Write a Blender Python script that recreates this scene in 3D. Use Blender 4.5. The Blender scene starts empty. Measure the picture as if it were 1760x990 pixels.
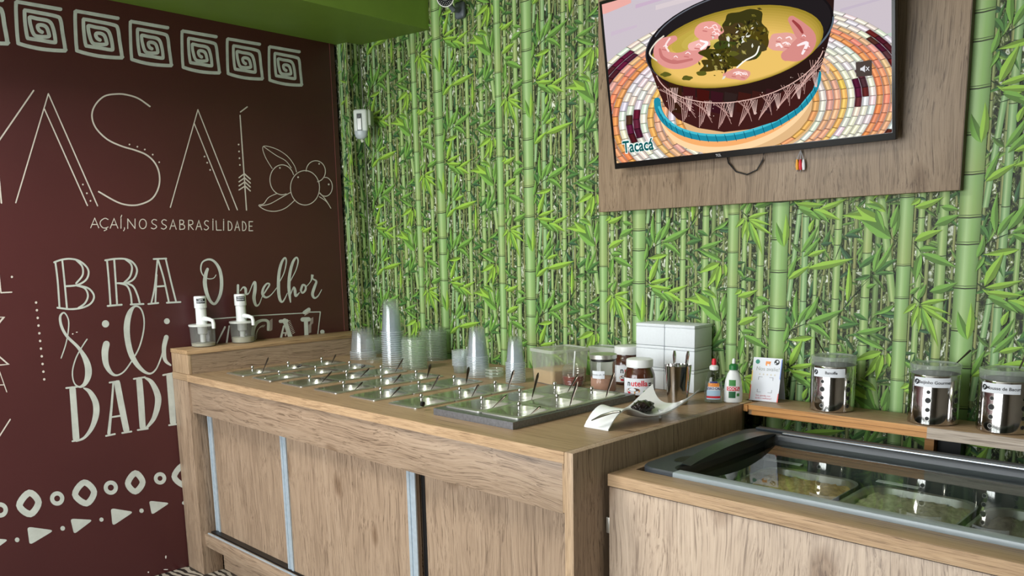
import bpy, bmesh, math, random
from mathutils import Vector, Matrix
random.seed(7)
scene = bpy.context.scene
COL = scene.collection
# ------------------------------------------------------------------ camera
F_PX, YC = 1393.06, 660.0            # focal length and principal row (the picture is the upper part of a taller frame)
CAM = Vector((3.540, -1.540, 1.446))
PITCH, YAW, ROLL = 0.16081, -0.774992, 0.0198293
fw = Vector((math.sin(YAW)*math.cos(PITCH), math.cos(YAW)*math.cos(PITCH), -math.sin(PITCH)))
rt0 = Vector((math.cos(YAW), -math.sin(YAW), 0)); dn0 = fw.cross(rt0)
rt = rt0*math.cos(ROLL) + dn0*math.sin(ROLL)
dn = -rt0*math.sin(ROLL) + dn0*math.cos(ROLL)
cd = bpy.data.cameras.new('camera'); cam = bpy.data.objects.new('camera', cd); COL.objects.link(cam)
cam.matrix_world = Matrix(((rt.x, -dn.x, -fw.x, CAM.x), (rt.y, -dn.y, -fw.y, CAM.y), (rt.z, -dn.z, -fw.z, CAM.z), (0, 0, 0, 1)))
cd.sensor_fit = 'HORIZONTAL'; cd.sensor_width = 36; cd.lens = F_PX/1760*36
cd.shift_y = (YC-495)/1760; cd.clip_start = .02; cd.clip_end = 100
scene.camera = cam
# ------------------------------------------------------------------ world, light, exposure
world = bpy.data.worlds.new('world'); scene.world = world; world.use_nodes = True
wn = world.node_tree; bg = wn.nodes['Background']; bg.inputs[1].default_value = 2.1      # bright overcast sky above a darker street
_g = wn.nodes.new('ShaderNodeTexCoord'); _s = wn.nodes.new('ShaderNodeSeparateXYZ'); _r = wn.nodes.new('ShaderNodeValToRGB')
wn.links.new(_g.outputs['Generated'], _s.inputs[0]); wn.links.new(_s.outputs['Z'], _r.inputs[0]); wn.links.new(_r.outputs[0], bg.inputs[0])
_r.color_ramp.elements[0].position = 0.0; _r.color_ramp.elements[0].color = (.22, .21, .19, 1); _r.color_ramp.elements[1].position = .02; _r.color_ramp.elements[1].color = (.90, .97, 1.0, 1)
scene.view_settings.view_transform = 'Standard'; scene.view_settings.look = 'None'
scene.view_settings.gamma = 1; scene.view_settings.exposure = 0.34
scene.view_settings.use_curve_mapping = False
try:
    scene.cycles.transparent_max_bounces = 48; scene.cycles.max_bounces = 10
except Exception: pass

def area(name, loc, rot, sx, sy, power, col=(1, 1, 1)):
    l = bpy.data.lights.new(name, 'AREA'); l.shape = 'RECTANGLE'; l.size = sx; l.size_y = sy; l.energy = power; l.color = col
    o = bpy.data.objects.new(name, l); COL.objects.link(o); o.location = loc; o.rotation_euler = rot; return o
# daylight that falls through the open shop front behind the camera
area('shopfront_daylight', (1.45, -3.75, 1.65), (math.radians(90), 0, 0), 3.3, 2.3, 150, (.95, .98, 1))

# the shop's ceiling lamp, over the customers' side
area('ceiling_lamp_light', (1.0, -1.25, 2.90), (0, 0, 0), .7, .7, 42, (1, .97, .92))

# ------------------------------------------------------------------ picture point -> place
def ray(x, y): return rt*((x-880)/F_PX) + dn*((y-YC)/F_PX) + fw
def onX(x, y, X): d = ray(x, y); return CAM + d*((X-CAM.x)/d.x)
def onY(x, y, Y): d = ray(x, y); return CAM + d*((Y-CAM.y)/d.y)
def onZ(x, y, Z): d = ray(x, y); return CAM + d*((Z-CAM.z)/d.z)
def onP(x, y, p, n): d = ray(x, y); return CAM + d*((p-CAM).dot(n)/d.dot(n))

# ------------------------------------------------------------------ materials
def lin(c):
    r = []
    for v in c[:3]:
        v = v/255; r.append(v/12.92 if v <= .04045 else ((v+.055)/1.055)**2.4)
    return (*r, 1.0)
def newmat(name):
    m = bpy.data.materials.new(name); m.use_nodes = True; nt = m.node_tree; nt.nodes.clear()
    out = nt.nodes.new('ShaderNodeOutputMaterial'); return m, nt, out
def N(nt, t, **kw):
    n = nt.nodes.new(t)
    for k, v in kw.items():
        if k.startswith('i_'): n.inputs[k[2:].replace('_', ' ')].default_value = v
        else: setattr(n, k, v)
    return n
def L(nt, a, b): nt.links.new(a, b)
MATS = {}
def pm(name, rgb, rough=.5, metal=0.0, noise=.06, nscale=30, bump=0.0, spec=.5, coat=0):
    """plain painted / plastic / metal material with slight procedural variation; rgb is sRGB 0-255"""
    if name in MATS: return MATS[name]
    m, nt, out = newmat(name)
    b = N(nt, 'ShaderNodeBsdfPrincipled'); L(nt, b.outputs[0], out.inputs[0])
    b.inputs['Roughness'].default_value = rough; b.inputs['Metallic'].default_value = metal
    b.inputs['Specular IOR Level'].default_value = spec; b.inputs['Coat Weight'].default_value = coat
    tc = N(nt, 'ShaderNodeTexCoord'); nz = N(nt, 'ShaderNodeTexNoise'); nz.inputs['Scale'].default_value = nscale; nz.inputs['Detail'].default_value = 4
    L(nt, tc.outputs['Object'], nz.inputs['Vector'])
    c = lin(rgb); lo = tuple(v*(1-noise) for v in c[:3])+(1,); hi = tuple(min(1, v*(1+noise)) for v in c[:3])+(1,)
    rp = N(nt, 'ShaderNodeValToRGB'); rp.color_ramp.elements[0].color = lo; rp.color_ramp.elements[1].color = hi
    rp.color_ramp.elements[0].position = .3; rp.color_ramp.elements[1].position = .7
    L(nt, nz.outputs['Fac'], rp.inputs[0]); L(nt, rp.outputs[0], b.inputs['Base Color'])
    if bump:
        bp = N(nt, 'ShaderNodeBump'); bp.inputs['Strength'].default_value = bump; bp.inputs['Distance'].default_value = .002
        L(nt, nz.outputs['Fac'], bp.inputs['Height']); L(nt, bp.outputs[0], b.inputs['Normal'])
    MATS[name] = m; return m
def wood(name, axis, c_lo, c_mid, c_hi, rough=.45, knots=True, freq=1.0, seed=0.0, spec=.4):
    """decor board: grain runs along axis (0,1,2)"""
    if name in MATS: return MATS[name]
    m, nt, out = newmat(name); b = N(nt, 'ShaderNodeBsdfPrincipled'); L(nt, b.outputs[0], out.inputs[0])
    b.inputs['Roughness'].default_value = rough; b.inputs['Specular IOR Level'].default_value = spec
    tc = N(nt, 'ShaderNodeTexCoord')
    wm = N(nt, 'ShaderNodeMapping'); ws = [5.0]*3; ws[axis] = 2.2; wm.inputs['Scale'].default_value = ws; wm.inputs['Location'].default_value = (seed*2, seed, seed*3); L(nt, tc.outputs['Object'], wm.inputs['Vector'])
    wz = N(nt, 'ShaderNodeTexNoise'); wz.inputs['Scale'].default_value = 1; wz.inputs['Detail'].default_value = 2; L(nt, wm.outputs[0], wz.inputs['Vector'])
    warp = N(nt, 'ShaderNodeVectorMath', operation='MULTIPLY_ADD'); wa = [.075]*3; wa[axis] = 0; warp.inputs[1].default_value = wa if knots else [w_*.15 for w_ in wa]
    L(nt, wz.outputs['Color'], warp.inputs[0]); L(nt, tc.outputs['Object'], warp.inputs[2])
    def mp(across, along, off=0):
        k = N(nt, 'ShaderNodeMapping'); s = [across*freq]*3; s[axis] = along*freq; k.inputs['Scale'].default_value = s
        k.inputs['Location'].default_value = (seed+off, seed*1.7+off, seed*.6+off); L(nt, warp.outputs[0] if off in (3, 7) else tc.outputs['Object'], k.inputs['Vector']); return k
    def noise(mpn, detail, dist=0.0, rough=.6):
        n = N(nt, 'ShaderNodeTexNoise'); n.inputs['Scale'].default_value = 1; n.inputs['Detail'].default_value = detail
        n.inputs['Distortion'].default_value = dist; n.inputs['Roughness'].default_value = rough; L(nt, mpn.outputs[0], n.inputs['Vector']); return n
    broad = noise(mp(9, .9), 5, .8); fine = noise(mp(150, 3.2, 3), 6, .6, .7); crack = noise(mp(200, 4.4, 7), 4, .9)
    rp = N(nt, 'ShaderNodeValToRGB'); e = rp.color_ramp.elements
    e[0].position = .30; e[0].color = lin(c_lo); e[1].position = .72; e[1].color = lin(c_hi); x = e.new(.5); x.color = lin(c_mid)
    mixf = N(nt, 'ShaderNodeMath', operation='MULTIPLY_ADD'); mixf.inputs[1].default_value = .62
    L(nt, fine.outputs['Fac'], mixf.inputs[0]); sc = N(nt, 'ShaderNodeMath', operation='MULTIPLY'); sc.inputs[1].default_value = .38
    L(nt, broad.outputs['Fac'], sc.inputs[0]); L(nt, sc.outputs[0], mixf.inputs[2]); L(nt, mixf.outputs[0], rp.inputs[0])
    cr = N(nt, 'ShaderNodeValToRGB'); cr.color_ramp.elements[0].position = .36; cr.color_ramp.elements[0].color = (.36, .32, .30, 1)
    cr.color_ramp.elements[1].position = .47; cr.color_ramp.elements[1].color = (1, 1, 1, 1); L(nt, crack.outputs['Fac'], cr.inputs[0])
    mul = N(nt, 'ShaderNodeMix', data_type='RGBA', blend_type='MULTIPLY'); mul.inputs['Factor'].default_value = .75
    L(nt, rp.outputs[0], mul.inputs['A']); L(nt, cr.outputs[0], mul.inputs['B']); col = mul.outputs['Result']
    if knots:
        vo = N(nt, 'ShaderNodeTexVoronoi'); vo.inputs['Scale'].default_value = 1
        wob = noise(mp(14, 6, 5), 3); mk = mp(5.2, 2.6, 11); add = N(nt, 'ShaderNodeVectorMath', operation='MULTIPLY_ADD')
        add.inputs[1].default_value = (.22, .22, .22); L(nt, wob.outputs['Color'], add.inputs[0]); L(nt, mk.outputs[0], add.inputs[2])
        L(nt, add.outputs[0], vo.inputs['Vector'])
        kr = N(nt, 'ShaderNodeValToRGB'); ke = kr.color_ramp.elements
        ke[0].position = .03; ke[0].color = (.30, .22, .17, 1); ke[1].position = .19; ke[1].color = (1, 1, 1, 1)
        q = ke.new(.075); q.color = (.62, .55, .48, 1); q = ke.new(.10); q.color = (.48, .40, .33, 1)
        L(nt, vo.outputs['Distance'], kr.inputs[0])
        m2 = N(nt, 'ShaderNodeMix', data_type='RGBA', blend_type='MULTIPLY'); m2.inputs['Factor'].default_value = .8
        L(nt, col, m2.inputs['A']); L(nt, kr.outputs[0], m2.inputs['B']); col = m2.outputs['Result']
    L(nt, col, b.inputs['Base Color'])
    bp = N(nt, 'ShaderNodeBump'); bp.inputs['Strength'].default_value = .25; bp.inputs['Distance'].default_value = .001
    L(nt, crack.outputs['Fac'], bp.inputs['Height']); L(nt, bp.outputs[0], b.inputs['Normal'])
    MATS[name] = m; return m
def glass(name, tint=(1, 1, 1), ior=1.5, rough=.01, haze=0.0, hazecol=(.9, .93, .95)):
    if name in MATS: return MATS[name]
    m, nt, out = newmat(name)
    tr = N(nt, 'ShaderNodeBsdfTransparent'); tr.inputs[0].default_value = (*tint, 1)
    gl = N(nt, 'ShaderNodeBsdfGlossy'); gl.inputs['Roughness'].default_value = rough
    geo = N(nt, 'ShaderNodeNewGeometry'); iv = N(nt, 'ShaderNodeMix', data_type='FLOAT'); iv.inputs['A'].default_value = ior; iv.inputs['B'].default_value = 1/ior
    L(nt, geo.outputs['Backfacing'], iv.inputs['Factor'])
    fr = N(nt, 'ShaderNodeFresnel'); L(nt, iv.outputs['Result'], fr.inputs['IOR'])
    src = tr.outputs[0]
    if haze:
        df = N(nt, 'ShaderNodeBsdfDiffuse'); df.inputs[0].default_value = (*hazecol, 1); tl = N(nt, 'ShaderNodeBsdfTranslucent'); tl.inputs[0].default_value = (*hazecol, 1)
        h2 = N(nt, 'ShaderNodeMixShader'); h2.inputs[0].default_value = .5; L(nt, df.outputs[0], h2.inputs[1]); L(nt, tl.outputs[0], h2.inputs[2])
        mh = N(nt, 'ShaderNodeMixShader'); mh.inputs[0].default_value = haze; L(nt, tr.outputs[0], mh.inputs[1]); L(nt, h2.outputs[0], mh.inputs[2]); src = mh.outputs[0]
    mx = N(nt, 'ShaderNodeMixShader'); L(nt, fr.outputs[0], mx.inputs[0]); L(nt, src, mx.inputs[1]); L(nt, gl.outputs[0], mx.inputs[2])
    L(nt, mx.outputs[0], out.inputs[0]); MATS[name] = m; return m
def printmat(name, rough=.55, emit=0.0):
    """colours come from the printed picture's own colour attribute"""
    m, nt, out = newmat(name); at = N(nt, 'ShaderNodeAttribute', attribute_name='ink')
    if emit:
        e = N(nt, 'ShaderNodeEmission'); e.inputs['Strength'].default_value = emit; L(nt, at.outputs['Color'], e.inputs[0]); L(nt, e.outputs[0], out.inputs[0])
    else:
        b = N(nt, 'ShaderNodeBsdfPrincipled'); b.inputs['Roughness'].default_value = rough; b.inputs['Specular IOR Level'].default_value = .3
        L(nt, at.outputs['Color'], b.inputs['Base Color']); L(nt, b.outputs[0], out.inputs[0])
    MATS[name] = m; return m

# ------------------------------------------------------------------ mesh helpers
def smooth_bm(bm, ang=35):
    a = math.radians(ang)
    for f in bm.faces: f.smooth = True
    for e in bm.edges:
        if len(e.link_faces) == 2 and e.calc_face_angle(0) > a: e.smooth = False
def obj(name, bm, mat, parent=None, world=False, smooth=True, ang=35):
    me = bpy.data.meshes.new(name)
    if isinstance(bm, bmesh.types.BMesh):
        if smooth: smooth_bm(bm, ang)
        bm.to_mesh(me); bm.free()
    else: me = bm; me.name = name
    o = bpy.data.objects.new(name, me); COL.objects.link(o)
    if mat is not None: me.materials.clear(); me.materials.append(mat)
    if parent is not None:
        o.parent = parent
        if world:
            r = parent
            off = Vector((0, 0, 0))
            while r is not None: off += r.location; r = r.parent
            me.transform(Matrix.Translation(-off))
    return o
def tag(o, label, cat, group=None, kind=None):
    o['label'] = label; o['category'] = cat
    if group: o['group'] = group
    if kind: o['kind'] = kind
    return o
def thing(name, label, cat, loc=(0, 0, 0), rz=0, group=None):
    o = bpy.data.objects.new(name, None); COL.objects.link(o); o.location = loc; o.rotation_euler = (0, 0, rz); o.empty_display_size = .05
    return tag(o, label, cat, group)
def struct(name, bm, mat): o = obj(name, bm, mat); o['kind'] = 'structure'; return o
def bx(x0, x1, y0, y1, z0, z1, bev=0.0, bm=None, seg=2):
    own = bm is None
    b = bmesh.new()
    r = bmesh.ops.create_cube(b, size=1)
    for v in b.verts: v.co = Vector((x0+(v.co.x+.5)*(x1-x0), y0+(v.co.y+.5)*(y1-y0), z0+(v.co.z+.5)*(z1-z0)))
    if bev: bmesh.ops.bevel(b, geom=b.edges[:], offset=bev, segments=seg, profile=.5, affect='EDGES')
    if own: return b
    me = bpy.data.meshes.new('t'); b.to_mesh(me); b.free(); bm.from_mesh(me); bpy.data.meshes.remove(me); return bm
def lathe(prof, seg=32, sx=1.0, sy=1.0, bm=None, loc=(0, 0, 0)):
    bm = bm or bmesh.new(); rings = []
    for r, z in prof:
        if r < 1e-6: rings.append([bm.verts.new((loc[0], loc[1], z+loc[2]))])
        else: rings.append([bm.verts.new((loc[0]+r*math.cos(2*math.pi*i/seg)*sx, loc[1]+r*math.sin(2*math.pi*i/seg)*sy, z+loc[2])) for i in range(seg)])
    for a, b in zip(rings, rings[1:]):
        for i in range(seg):
            j = (i+1) % seg
            if len(a) == 1 and len(b) == 1: continue
            if len(a) == 1: bm.faces.new((a[0], b[j], b[i]))
            elif len(b) == 1: bm.faces.new((a[i], a[j], b[0]))
            else: bm.faces.new((a[i], a[j], b[j], b[i]))
    bmesh.ops.recalc_face_normals(bm, faces=bm.faces); return bm
def tube(pts, rad, seg=8, bm=None, flat=1.0):
    """round bar through points; rad may be a list; flat squashes the section"""
    bm = bm or bmesh.new(); pts = [Vector(p) for p in pts]; n = len(pts); rings = []
    rad = rad if isinstance(rad, (list, tuple)) else [rad]*n
    up = Vector((0, 0, 1))
    for i, p in enumerate(pts):
        t = (pts[min(i+1, n-1)]-pts[max(i-1, 0)]).normalized()
        a = t.cross(up) if abs(t.z) < .95 else t.cross(Vector((1, .3, 0)))
        a.normalize(); b = t.cross(a)
        rings.append([bm.verts.new(p+a*rad[i]*math.cos(2*math.pi*k/seg)+b*rad[i]*flat*math.sin(2*math.pi*k/seg)) for k in range(seg)])
    for r, s in zip(rings, rings[1:]):
        for k in range(seg): bm.faces.new((r[k], r[(k+1) % seg], s[(k+1) % seg], s[k]))
    bm.faces.new(rings[0][::-1]); bm.faces.new(rings[-1]); bmesh.ops.recalc_face_normals(bm, faces=bm.faces); return bm
def smoothline(pts, per=6, closed=False):
    """Catmull-Rom through tuples of any length"""
    n = len(pts); out = []
    rng = range(n) if closed else range(n-1)
    for i in rng:
        g = (lambda k: pts[k % n]) if closed else (lambda k: pts[max(0, min(n-1, k))])
        p0, p1, p2, p3 = g(i-1), g(i), g(i+1), g(i+2)
        for s in range(per):
            t = s/per
            out.append(tuple(.5*(2*b+(c-a)*t+(2*a-5*b+4*c-d)*t*t+(3*b-a-3*c+d)*t**3) for a, b, c, d in zip(p0, p1, p2, p3)))
    if not closed: out.append(tuple(pts[-1]))
    return out
def text_mesh(body, size, align='CENTER', bold=0.0, shear=0.0, sx=1.0):
    c = bpy.data.curves.new('lettering', 'FONT'); c.body = body; c.size = size; c.align_x = align; c.align_y = 'CENTER'; c.offset = bold; c.shear = shear; c.resolution_u = 3
    o = bpy.data.objects.new('lettering', c); COL.objects.link(o); bpy.context.view_layer.update()
    me = bpy.data.meshes.new_from_object(o.evaluated_get(bpy.context.evaluated_depsgraph_get()))
    bpy.data.objects.remove(o); bpy.data.curves.remove(c)
    for v in me.vertices: v.co.x *= sx
    return me
def bend(me, r, a0, z0, du=0.0):
    for v in me.vertices:
        a = a0+(v.co.x+du)/r; v.co = Vector((r*math.cos(a), r*math.sin(a), z0+v.co.y))
    return me
def patch(r, a0, w, z0, z1, seg=12, r1=None):
    """piece of paper wrapped on a cylinder (or cone r -> r1) around angle a0, width w"""
    bm = bmesh.new(); r1 = r1 or r; lo = []; hi = []
    for i in range(seg+1):
        a = a0+(i/seg-.5)*w/r
        lo.append(bm.verts.new((r*math.cos(a), r*math.sin(a), z0))); hi.append(bm.verts.new((r1*math.cos(a), r1*math.sin(a), z1)))
    for i in range(seg): bm.faces.new((lo[i], lo[i+1], hi[i+1], hi[i]))
    return bm
def facing(x, y): return math.atan2(CAM.y-y, CAM.x-x)

# flat paint strokes: drawn as ribbons of picture points, then laid on a real plane
def ribbon_px(pts, w, closed=False, per=6, curve=True, caps=True):
    p3 = [(p[0], p[1], p[2] if len(p) > 2 else w) for p in pts]
    if curve and len(p3) > 2: p3 = smoothline(p3, per, closed)
    elif closed: p3 = p3+[p3[0]]
    n = len(p3); Lf, Rt = [], []
    for i, (x, y, ww) in enumerate(p3):
        a = p3[i-1] if i > 0 else (p3[n-1] if closed and curve else p3[0]); b = p3[i+1] if i < n-1 else (p3[0] if closed and curve else p3[-1])
        tx, ty = b[0]-a[0], b[1]-a[1]; l = math.hypot(tx, ty) or 1; nx, ny = -ty/l, tx/l; k = 1.0
        if not curve and 0 < i < n-1:
            ux, uy = p3[i][0]-a[0], p3[i][1]-a[1]; m = math.hypot(ux, uy) or 1
            k = 1/max(.5, abs((nx*-uy/m)+(ny*ux/m)))
        Lf.append((x+nx*ww/2*k, y+ny*ww/2*k)); Rt.append((x-nx*ww/2*k, y-ny*ww/2*k))
    quads = [(Lf[i], Lf[i+1], Rt[i+1], Rt[i]) for i in range(n-1)]
    if closed and curve: quads.append((Lf[-1], Lf[0], Rt[0], Rt[-1]))
    if caps and not closed:
        for (x, y, ww), a in ((p3[0], p3[1]), (p3[-1], p3[-2])):
            th = math.atan2(y-a[1], x-a[0]); quads.append([(x+ww/2*math.cos(th+math.pi*(k/6-.5)), y+ww/2*math.sin(th+math.pi*(k/6-.5))) for k in range(7)])
    return quads
def disc_px(x, y, r, ry=None, n=16): ry = ry or r; return [[(x+r*math.cos(2*math.pi*k/n), y+ry*math.sin(2*math.pi*k/n)) for k in range(n)]]
def polys_bm(polys, fn):
    bm = bmesh.new()
    for i, p in enumerate(polys):
        try: bm.faces.new([bm.verts.new(fn(x, y)+Vector((i*4e-6, 0, 0))) for x, y in p])
        except ValueError: pass
    return bm
# printed pictures: polygons with ink colours, laid in layers a tenth of a millimetre apart
class Print:
    def __init__(s): s.v = []; s.f = []; s.c = []
    def poly(s, pts, cols):
        b = len(s.v); s.v += [tuple(p) for p in pts]
        if not isinstance(cols[0], (tuple, list)): cols = [cols]*len(pts)
        s.c += [lin(c) for c in cols]; s.f.append(tuple(range(b, b+len(pts))))
    def tone(s, k, d):
        s.c = [tuple((v+(sum(c[:3])/3-v)*d)*k for v in c[:3])+(1.0,) for c in s.c]
    def build(s, name, mat, parent=None):
        me = bpy.data.meshes.new(name); me.from_pydata(s.v, [], s.f)
        a = me.attributes.new('ink', 'FLOAT_COLOR', 'POINT'); a.data.foreach_set('color', [x for c in s.c for x in c])
        o = bpy.data.objects.new(name, me); COL.objects.link(o); me.materials.append(mat)
        if parent is not None: o.parent = parent
        return o

# ------------------------------------------------------------------ common materials
W_LO, W_MID, W_HI = (112, 93, 76), (152, 130, 108), (174, 153, 131)
M_WOOD_Z = wood('oak_board_upright', 2, W_LO, W_MID, W_HI)
M_WOOD_X = wood('oak_board_lengthwise', 0, W_LO, W_MID, W_HI, seed=3.1)
M_WOOD_Y = wood('oak_board_crosswise', 1, W_LO, W_MID, W_HI, seed=5.3)
M_TOP = wood('oak_worktop', 0, (142, 116, 88), (160, 134, 104), (172, 146, 116), rough=.42, knots=False, seed=1.2, spec=.28)
M_EDGE_X = wood('ply_edge_lengthwise', 0, (130, 102, 74), (178, 148, 114), (202, 174, 140), knots=False, freq=2.4, seed=8)
M_EDGE_Z = wood('ply_edge_upright', 2, (138, 112, 84), (172, 146, 116), (194, 168, 138), knots=False, freq=2.0, seed=9)
M_EDGE_Y = wood('ply_edge_crosswise', 1, (140, 112, 80), (170, 140, 104), (196, 166, 128), knots=False, seed=4)
M_SHELFX = wood('pine_shelf', 0, (166, 112, 60), (196, 140, 80), (214, 164, 104), knots=False, seed=2)
M_SHELFG = wood('grey_oak_board', 0, (130, 116, 100), (176, 162, 146), (206, 194, 180), knots=False, seed=6)
M_PANEL = wood('oak_tv_panel', 2, (112, 94, 74), (144, 124, 102), (166, 146, 122), seed=12.0)
M_ALU = pm('brushed_aluminium', (176, 190, 200), .35, .35, .08, 60)
M_STEEL = pm('stainless_steel', (206, 206, 198), .38, .92, .05, 80)
M_STEELB = pm('polished_steel', (205, 203, 200), .10, 1.0, .04, 60)
M_STEELD = pm('dull_steel_edge', (130, 132, 136), .45, .9, .15, 120)
M_BLACK = pm('black_plastic', (16, 16, 17), .4)
M_DARK = pm('dark_void', (12, 12, 13), .8)
M_WHITE = pm('white_plastic', (222, 225, 224), .35, 0, .02)
M_PAPER = pm('white_paper', (222, 226, 232), .7, 0, .02)
M_INK = pm('black_ink', (22, 22, 26), .6)
M_GLASS = glass('clear_glass', (.97, .985, .98), 1.5)
M_LIDGLASS = glass('pan_lid_acrylic', (.95, .96, .94), 1.15, .03)
M_CUP = glass('clear_cup_plastic', (.975, .985, .99), 1.45, .04, .062, (.93, .96, 1.0))
M_BOWL = glass('clear_lid_plastic', (.96, .98, .965), 1.45, .08, .07, (.86, .92, .86))
M_TUB = glass('frosted_tub_plastic', (.94, .95, .94), 1.45, .12, .30, (.88, .89, .86))
M_PAINT = pm('mural_paint', (190, 196, 188), .6, 0, .10, 25)
M_PINKPAINT = pm('mural_thin_paint', (206, 198, 188), .6, 0, .06, 25)
# ------------------------------------------------------------------ the room
WY = 1.07                              # papered wall
XL = -.15                              # painted wall
def maroon():
    m, nt, out = newmat('maroon_wall_paint'); b = N(nt, 'ShaderNodeBsdfPrincipled'); L(nt, b.outputs[0], out.inputs[0]); b.inputs['Roughness'].default_value = .42
    tc = N(nt, 'ShaderNodeTexCoord'); n1 = N(nt, 'ShaderNodeTexNoise'); n1.inputs['Scale'].default_value = 1.4; n1.inputs['Detail'].default_value = 5; L(nt, tc.outputs['Object'], n1.inputs['Vector'])
    rp = N(nt, 'ShaderNodeValToRGB'); rp.color_ramp.elements[0].position = .3; rp.color_ramp.elements[1].position = .7
    rp.color_ramp.elements[0].color = lin((76, 35, 37)); rp.color_ramp.elements[1].color = lin((85, 40, 42)); L(nt, n1.outputs['Fac'], rp.inputs[0]); L(nt, rp.outputs[0], b.inputs['Base Color'])
    n2 = N(nt, 'ShaderNodeTexNoise'); n2.inputs['Scale'].default_value = 160; L(nt, tc.outputs['Object'], n2.inputs['Vector'])
    bp = N(nt, 'ShaderNodeBump'); bp.inputs['Strength'].default_value = .12; bp.inputs['Distance'].default_value = .001; L(nt, n2.outputs['Fac'], bp.inputs['Height']); L(nt, bp.outputs[0], b.inputs['Normal'])
    return m
def floor_tiles():
    m, nt, out = newmat('patterned_floor'); b = N(nt, 'ShaderNodeBsdfPrincipled'); L(nt, b.outputs[0], out.inputs[0]); b.inputs['Roughness'].default_value = .35
    tc = N(nt, 'ShaderNodeTexCoord'); w = N(nt, 'ShaderNodeTexWave', wave_type='RINGS'); w.inputs['Scale'].default_value = 9; w.inputs['Distortion'].default_value = 9; w.inputs['Detail'].default_value = 2
    L(nt, tc.outputs['Object'], w.inputs['Vector']); rp = N(nt, 'ShaderNodeValToRGB'); rp.color_ramp.elements[0].position = .35; rp.color_ramp.elements[1].position = .5
    rp.color_ramp.elements[0].color = lin((40, 38, 36)); rp.color_ramp.elements[1].color = lin((168, 160, 146)); L(nt, w.outputs['Fac'], rp.inputs[0]); L(nt, rp.outputs[0], b.inputs['Base Color']); return m
def paper_ground():
    """the mottled far foliage printed between the stalks"""
    m, nt, out = newmat('bamboo_paper_ground'); b = N(nt, 'ShaderNodeBsdfPrincipled'); L(nt, b.outputs[0], out.inputs[0]); b.inputs['Roughness'].default_value = .55; b.inputs['Specular IOR Level'].default_value = .3
    tc = N(nt, 'ShaderNodeTexCoord'); mp = N(nt, 'ShaderNodeMapping'); mp.inputs['Scale'].default_value = (1, 1, .62); L(nt, tc.outputs['Object'], mp.inputs['Vector'])
    n = N(nt, 'ShaderNodeTexNoise'); n.inputs['Scale'].default_value = 50; n.inputs['Detail'].default_value = 5; n.inputs['Roughness'].default_value = .72; n.inputs['Distortion'].default_value = 1.2; L(nt, mp.outputs[0], n.inputs['Vector'])
    rp = N(nt, 'ShaderNodeValToRGB'); e = rp.color_ramp.elements; e[0].position = .42; e[0].color = lin((30, 36, 24)); e[1].position = .60; e[1].color = lin((232, 236, 228))
    for p, c in ((.48, (62, 74, 40)), (.53, (104, 122, 64)), (.565, (160, 170, 126))): q = e.new(p); q.color = lin(c)
    L(nt, n.outputs['Fac'], rp.inputs[0])
    n2 = N(nt, 'ShaderNodeTexNoise'); n2.inputs['Scale'].default_value = 14; n2.inputs['Detail'].default_value = 3; L(nt, mp.outputs[0], n2.inputs['Vector'])
    r2 = N(nt, 'ShaderNodeValToRGB'); r2.color_ramp.elements[0].position = .38; r2.color_ramp.elements[0].color = lin((120, 136, 96)); r2.color_ramp.elements[1].position = .62; r2.color_ramp.elements[1].color = (1, 1, 1, 1); L(nt, n2.outputs['Fac'], r2.inputs[0])
    mx = N(nt, 'ShaderNodeMix', data_type='RGBA', blend_type='MULTIPLY'); mx.inputs['Factor'].default_value = .7; L(nt, rp.outputs[0], mx.inputs['A']); L(nt, r2.outputs[0], mx.inputs['B'])
    L(nt, mx.outputs['Result'], b.inputs['Base Color']); return m
M_MAROON = maroon(); M_PAPERG = paper_ground()
M_GREEN = pm('green_paint', (104, 132, 44), .55, 0, .03, 8)
M_CEIL = pm('ceiling_paint', (226, 226, 220), .8, 0, .02)
floor = struct('floor', bx(-.4, 6, -3.6, 1.3, -.1, 0), floor_tiles())
wall_left = struct('wall_left', bx(-.35, XL, -3.6, .975, 0, 2.95, .002), M_MAROON)
wall_back = struct('wall_back', bx(-.35, 6, WY, WY+.15, 0, 2.95), M_PAPERG)
pilaster = obj('pilaster', bx(-.35, -.054, .99, WY+.02, 0, 2.95), M_PAPERG, wall_back)
struct('ceiling', bx(-.4, 6, -3.6, 1.3, 2.95, 3.05), M_CEIL)
struct('wall_right', bx(5.2, 5.3, -3.6, 1.3, 0, 2.95), pm('right_wall_paint', (112, 104, 92), .7, 0, .03))
posts = bmesh.new()  # unseen posts and beams, added to break the daylight into reflected strips
for px_ in (-.1, .95, 2.0, 3.05): bx(px_-.045, px_+.045, -3.6, -3.52, 0, 2.95, bm=posts)
bx(-.35, 3.1, -3.6, -3.53, 2.55, 2.95, bm=posts); bx(-.35, 3.1, -3.6, -3.53, 0, .12, bm=posts)
struct('wall_front', bx(3.12, 5.3, -3.62, -3.5, 0, 2.95), pm('front_wall_paint', (92, 86, 78), .7, 0, .03))
struct('added_posts', posts, pm('added_post_paint', (60, 60, 62), .4))
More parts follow.
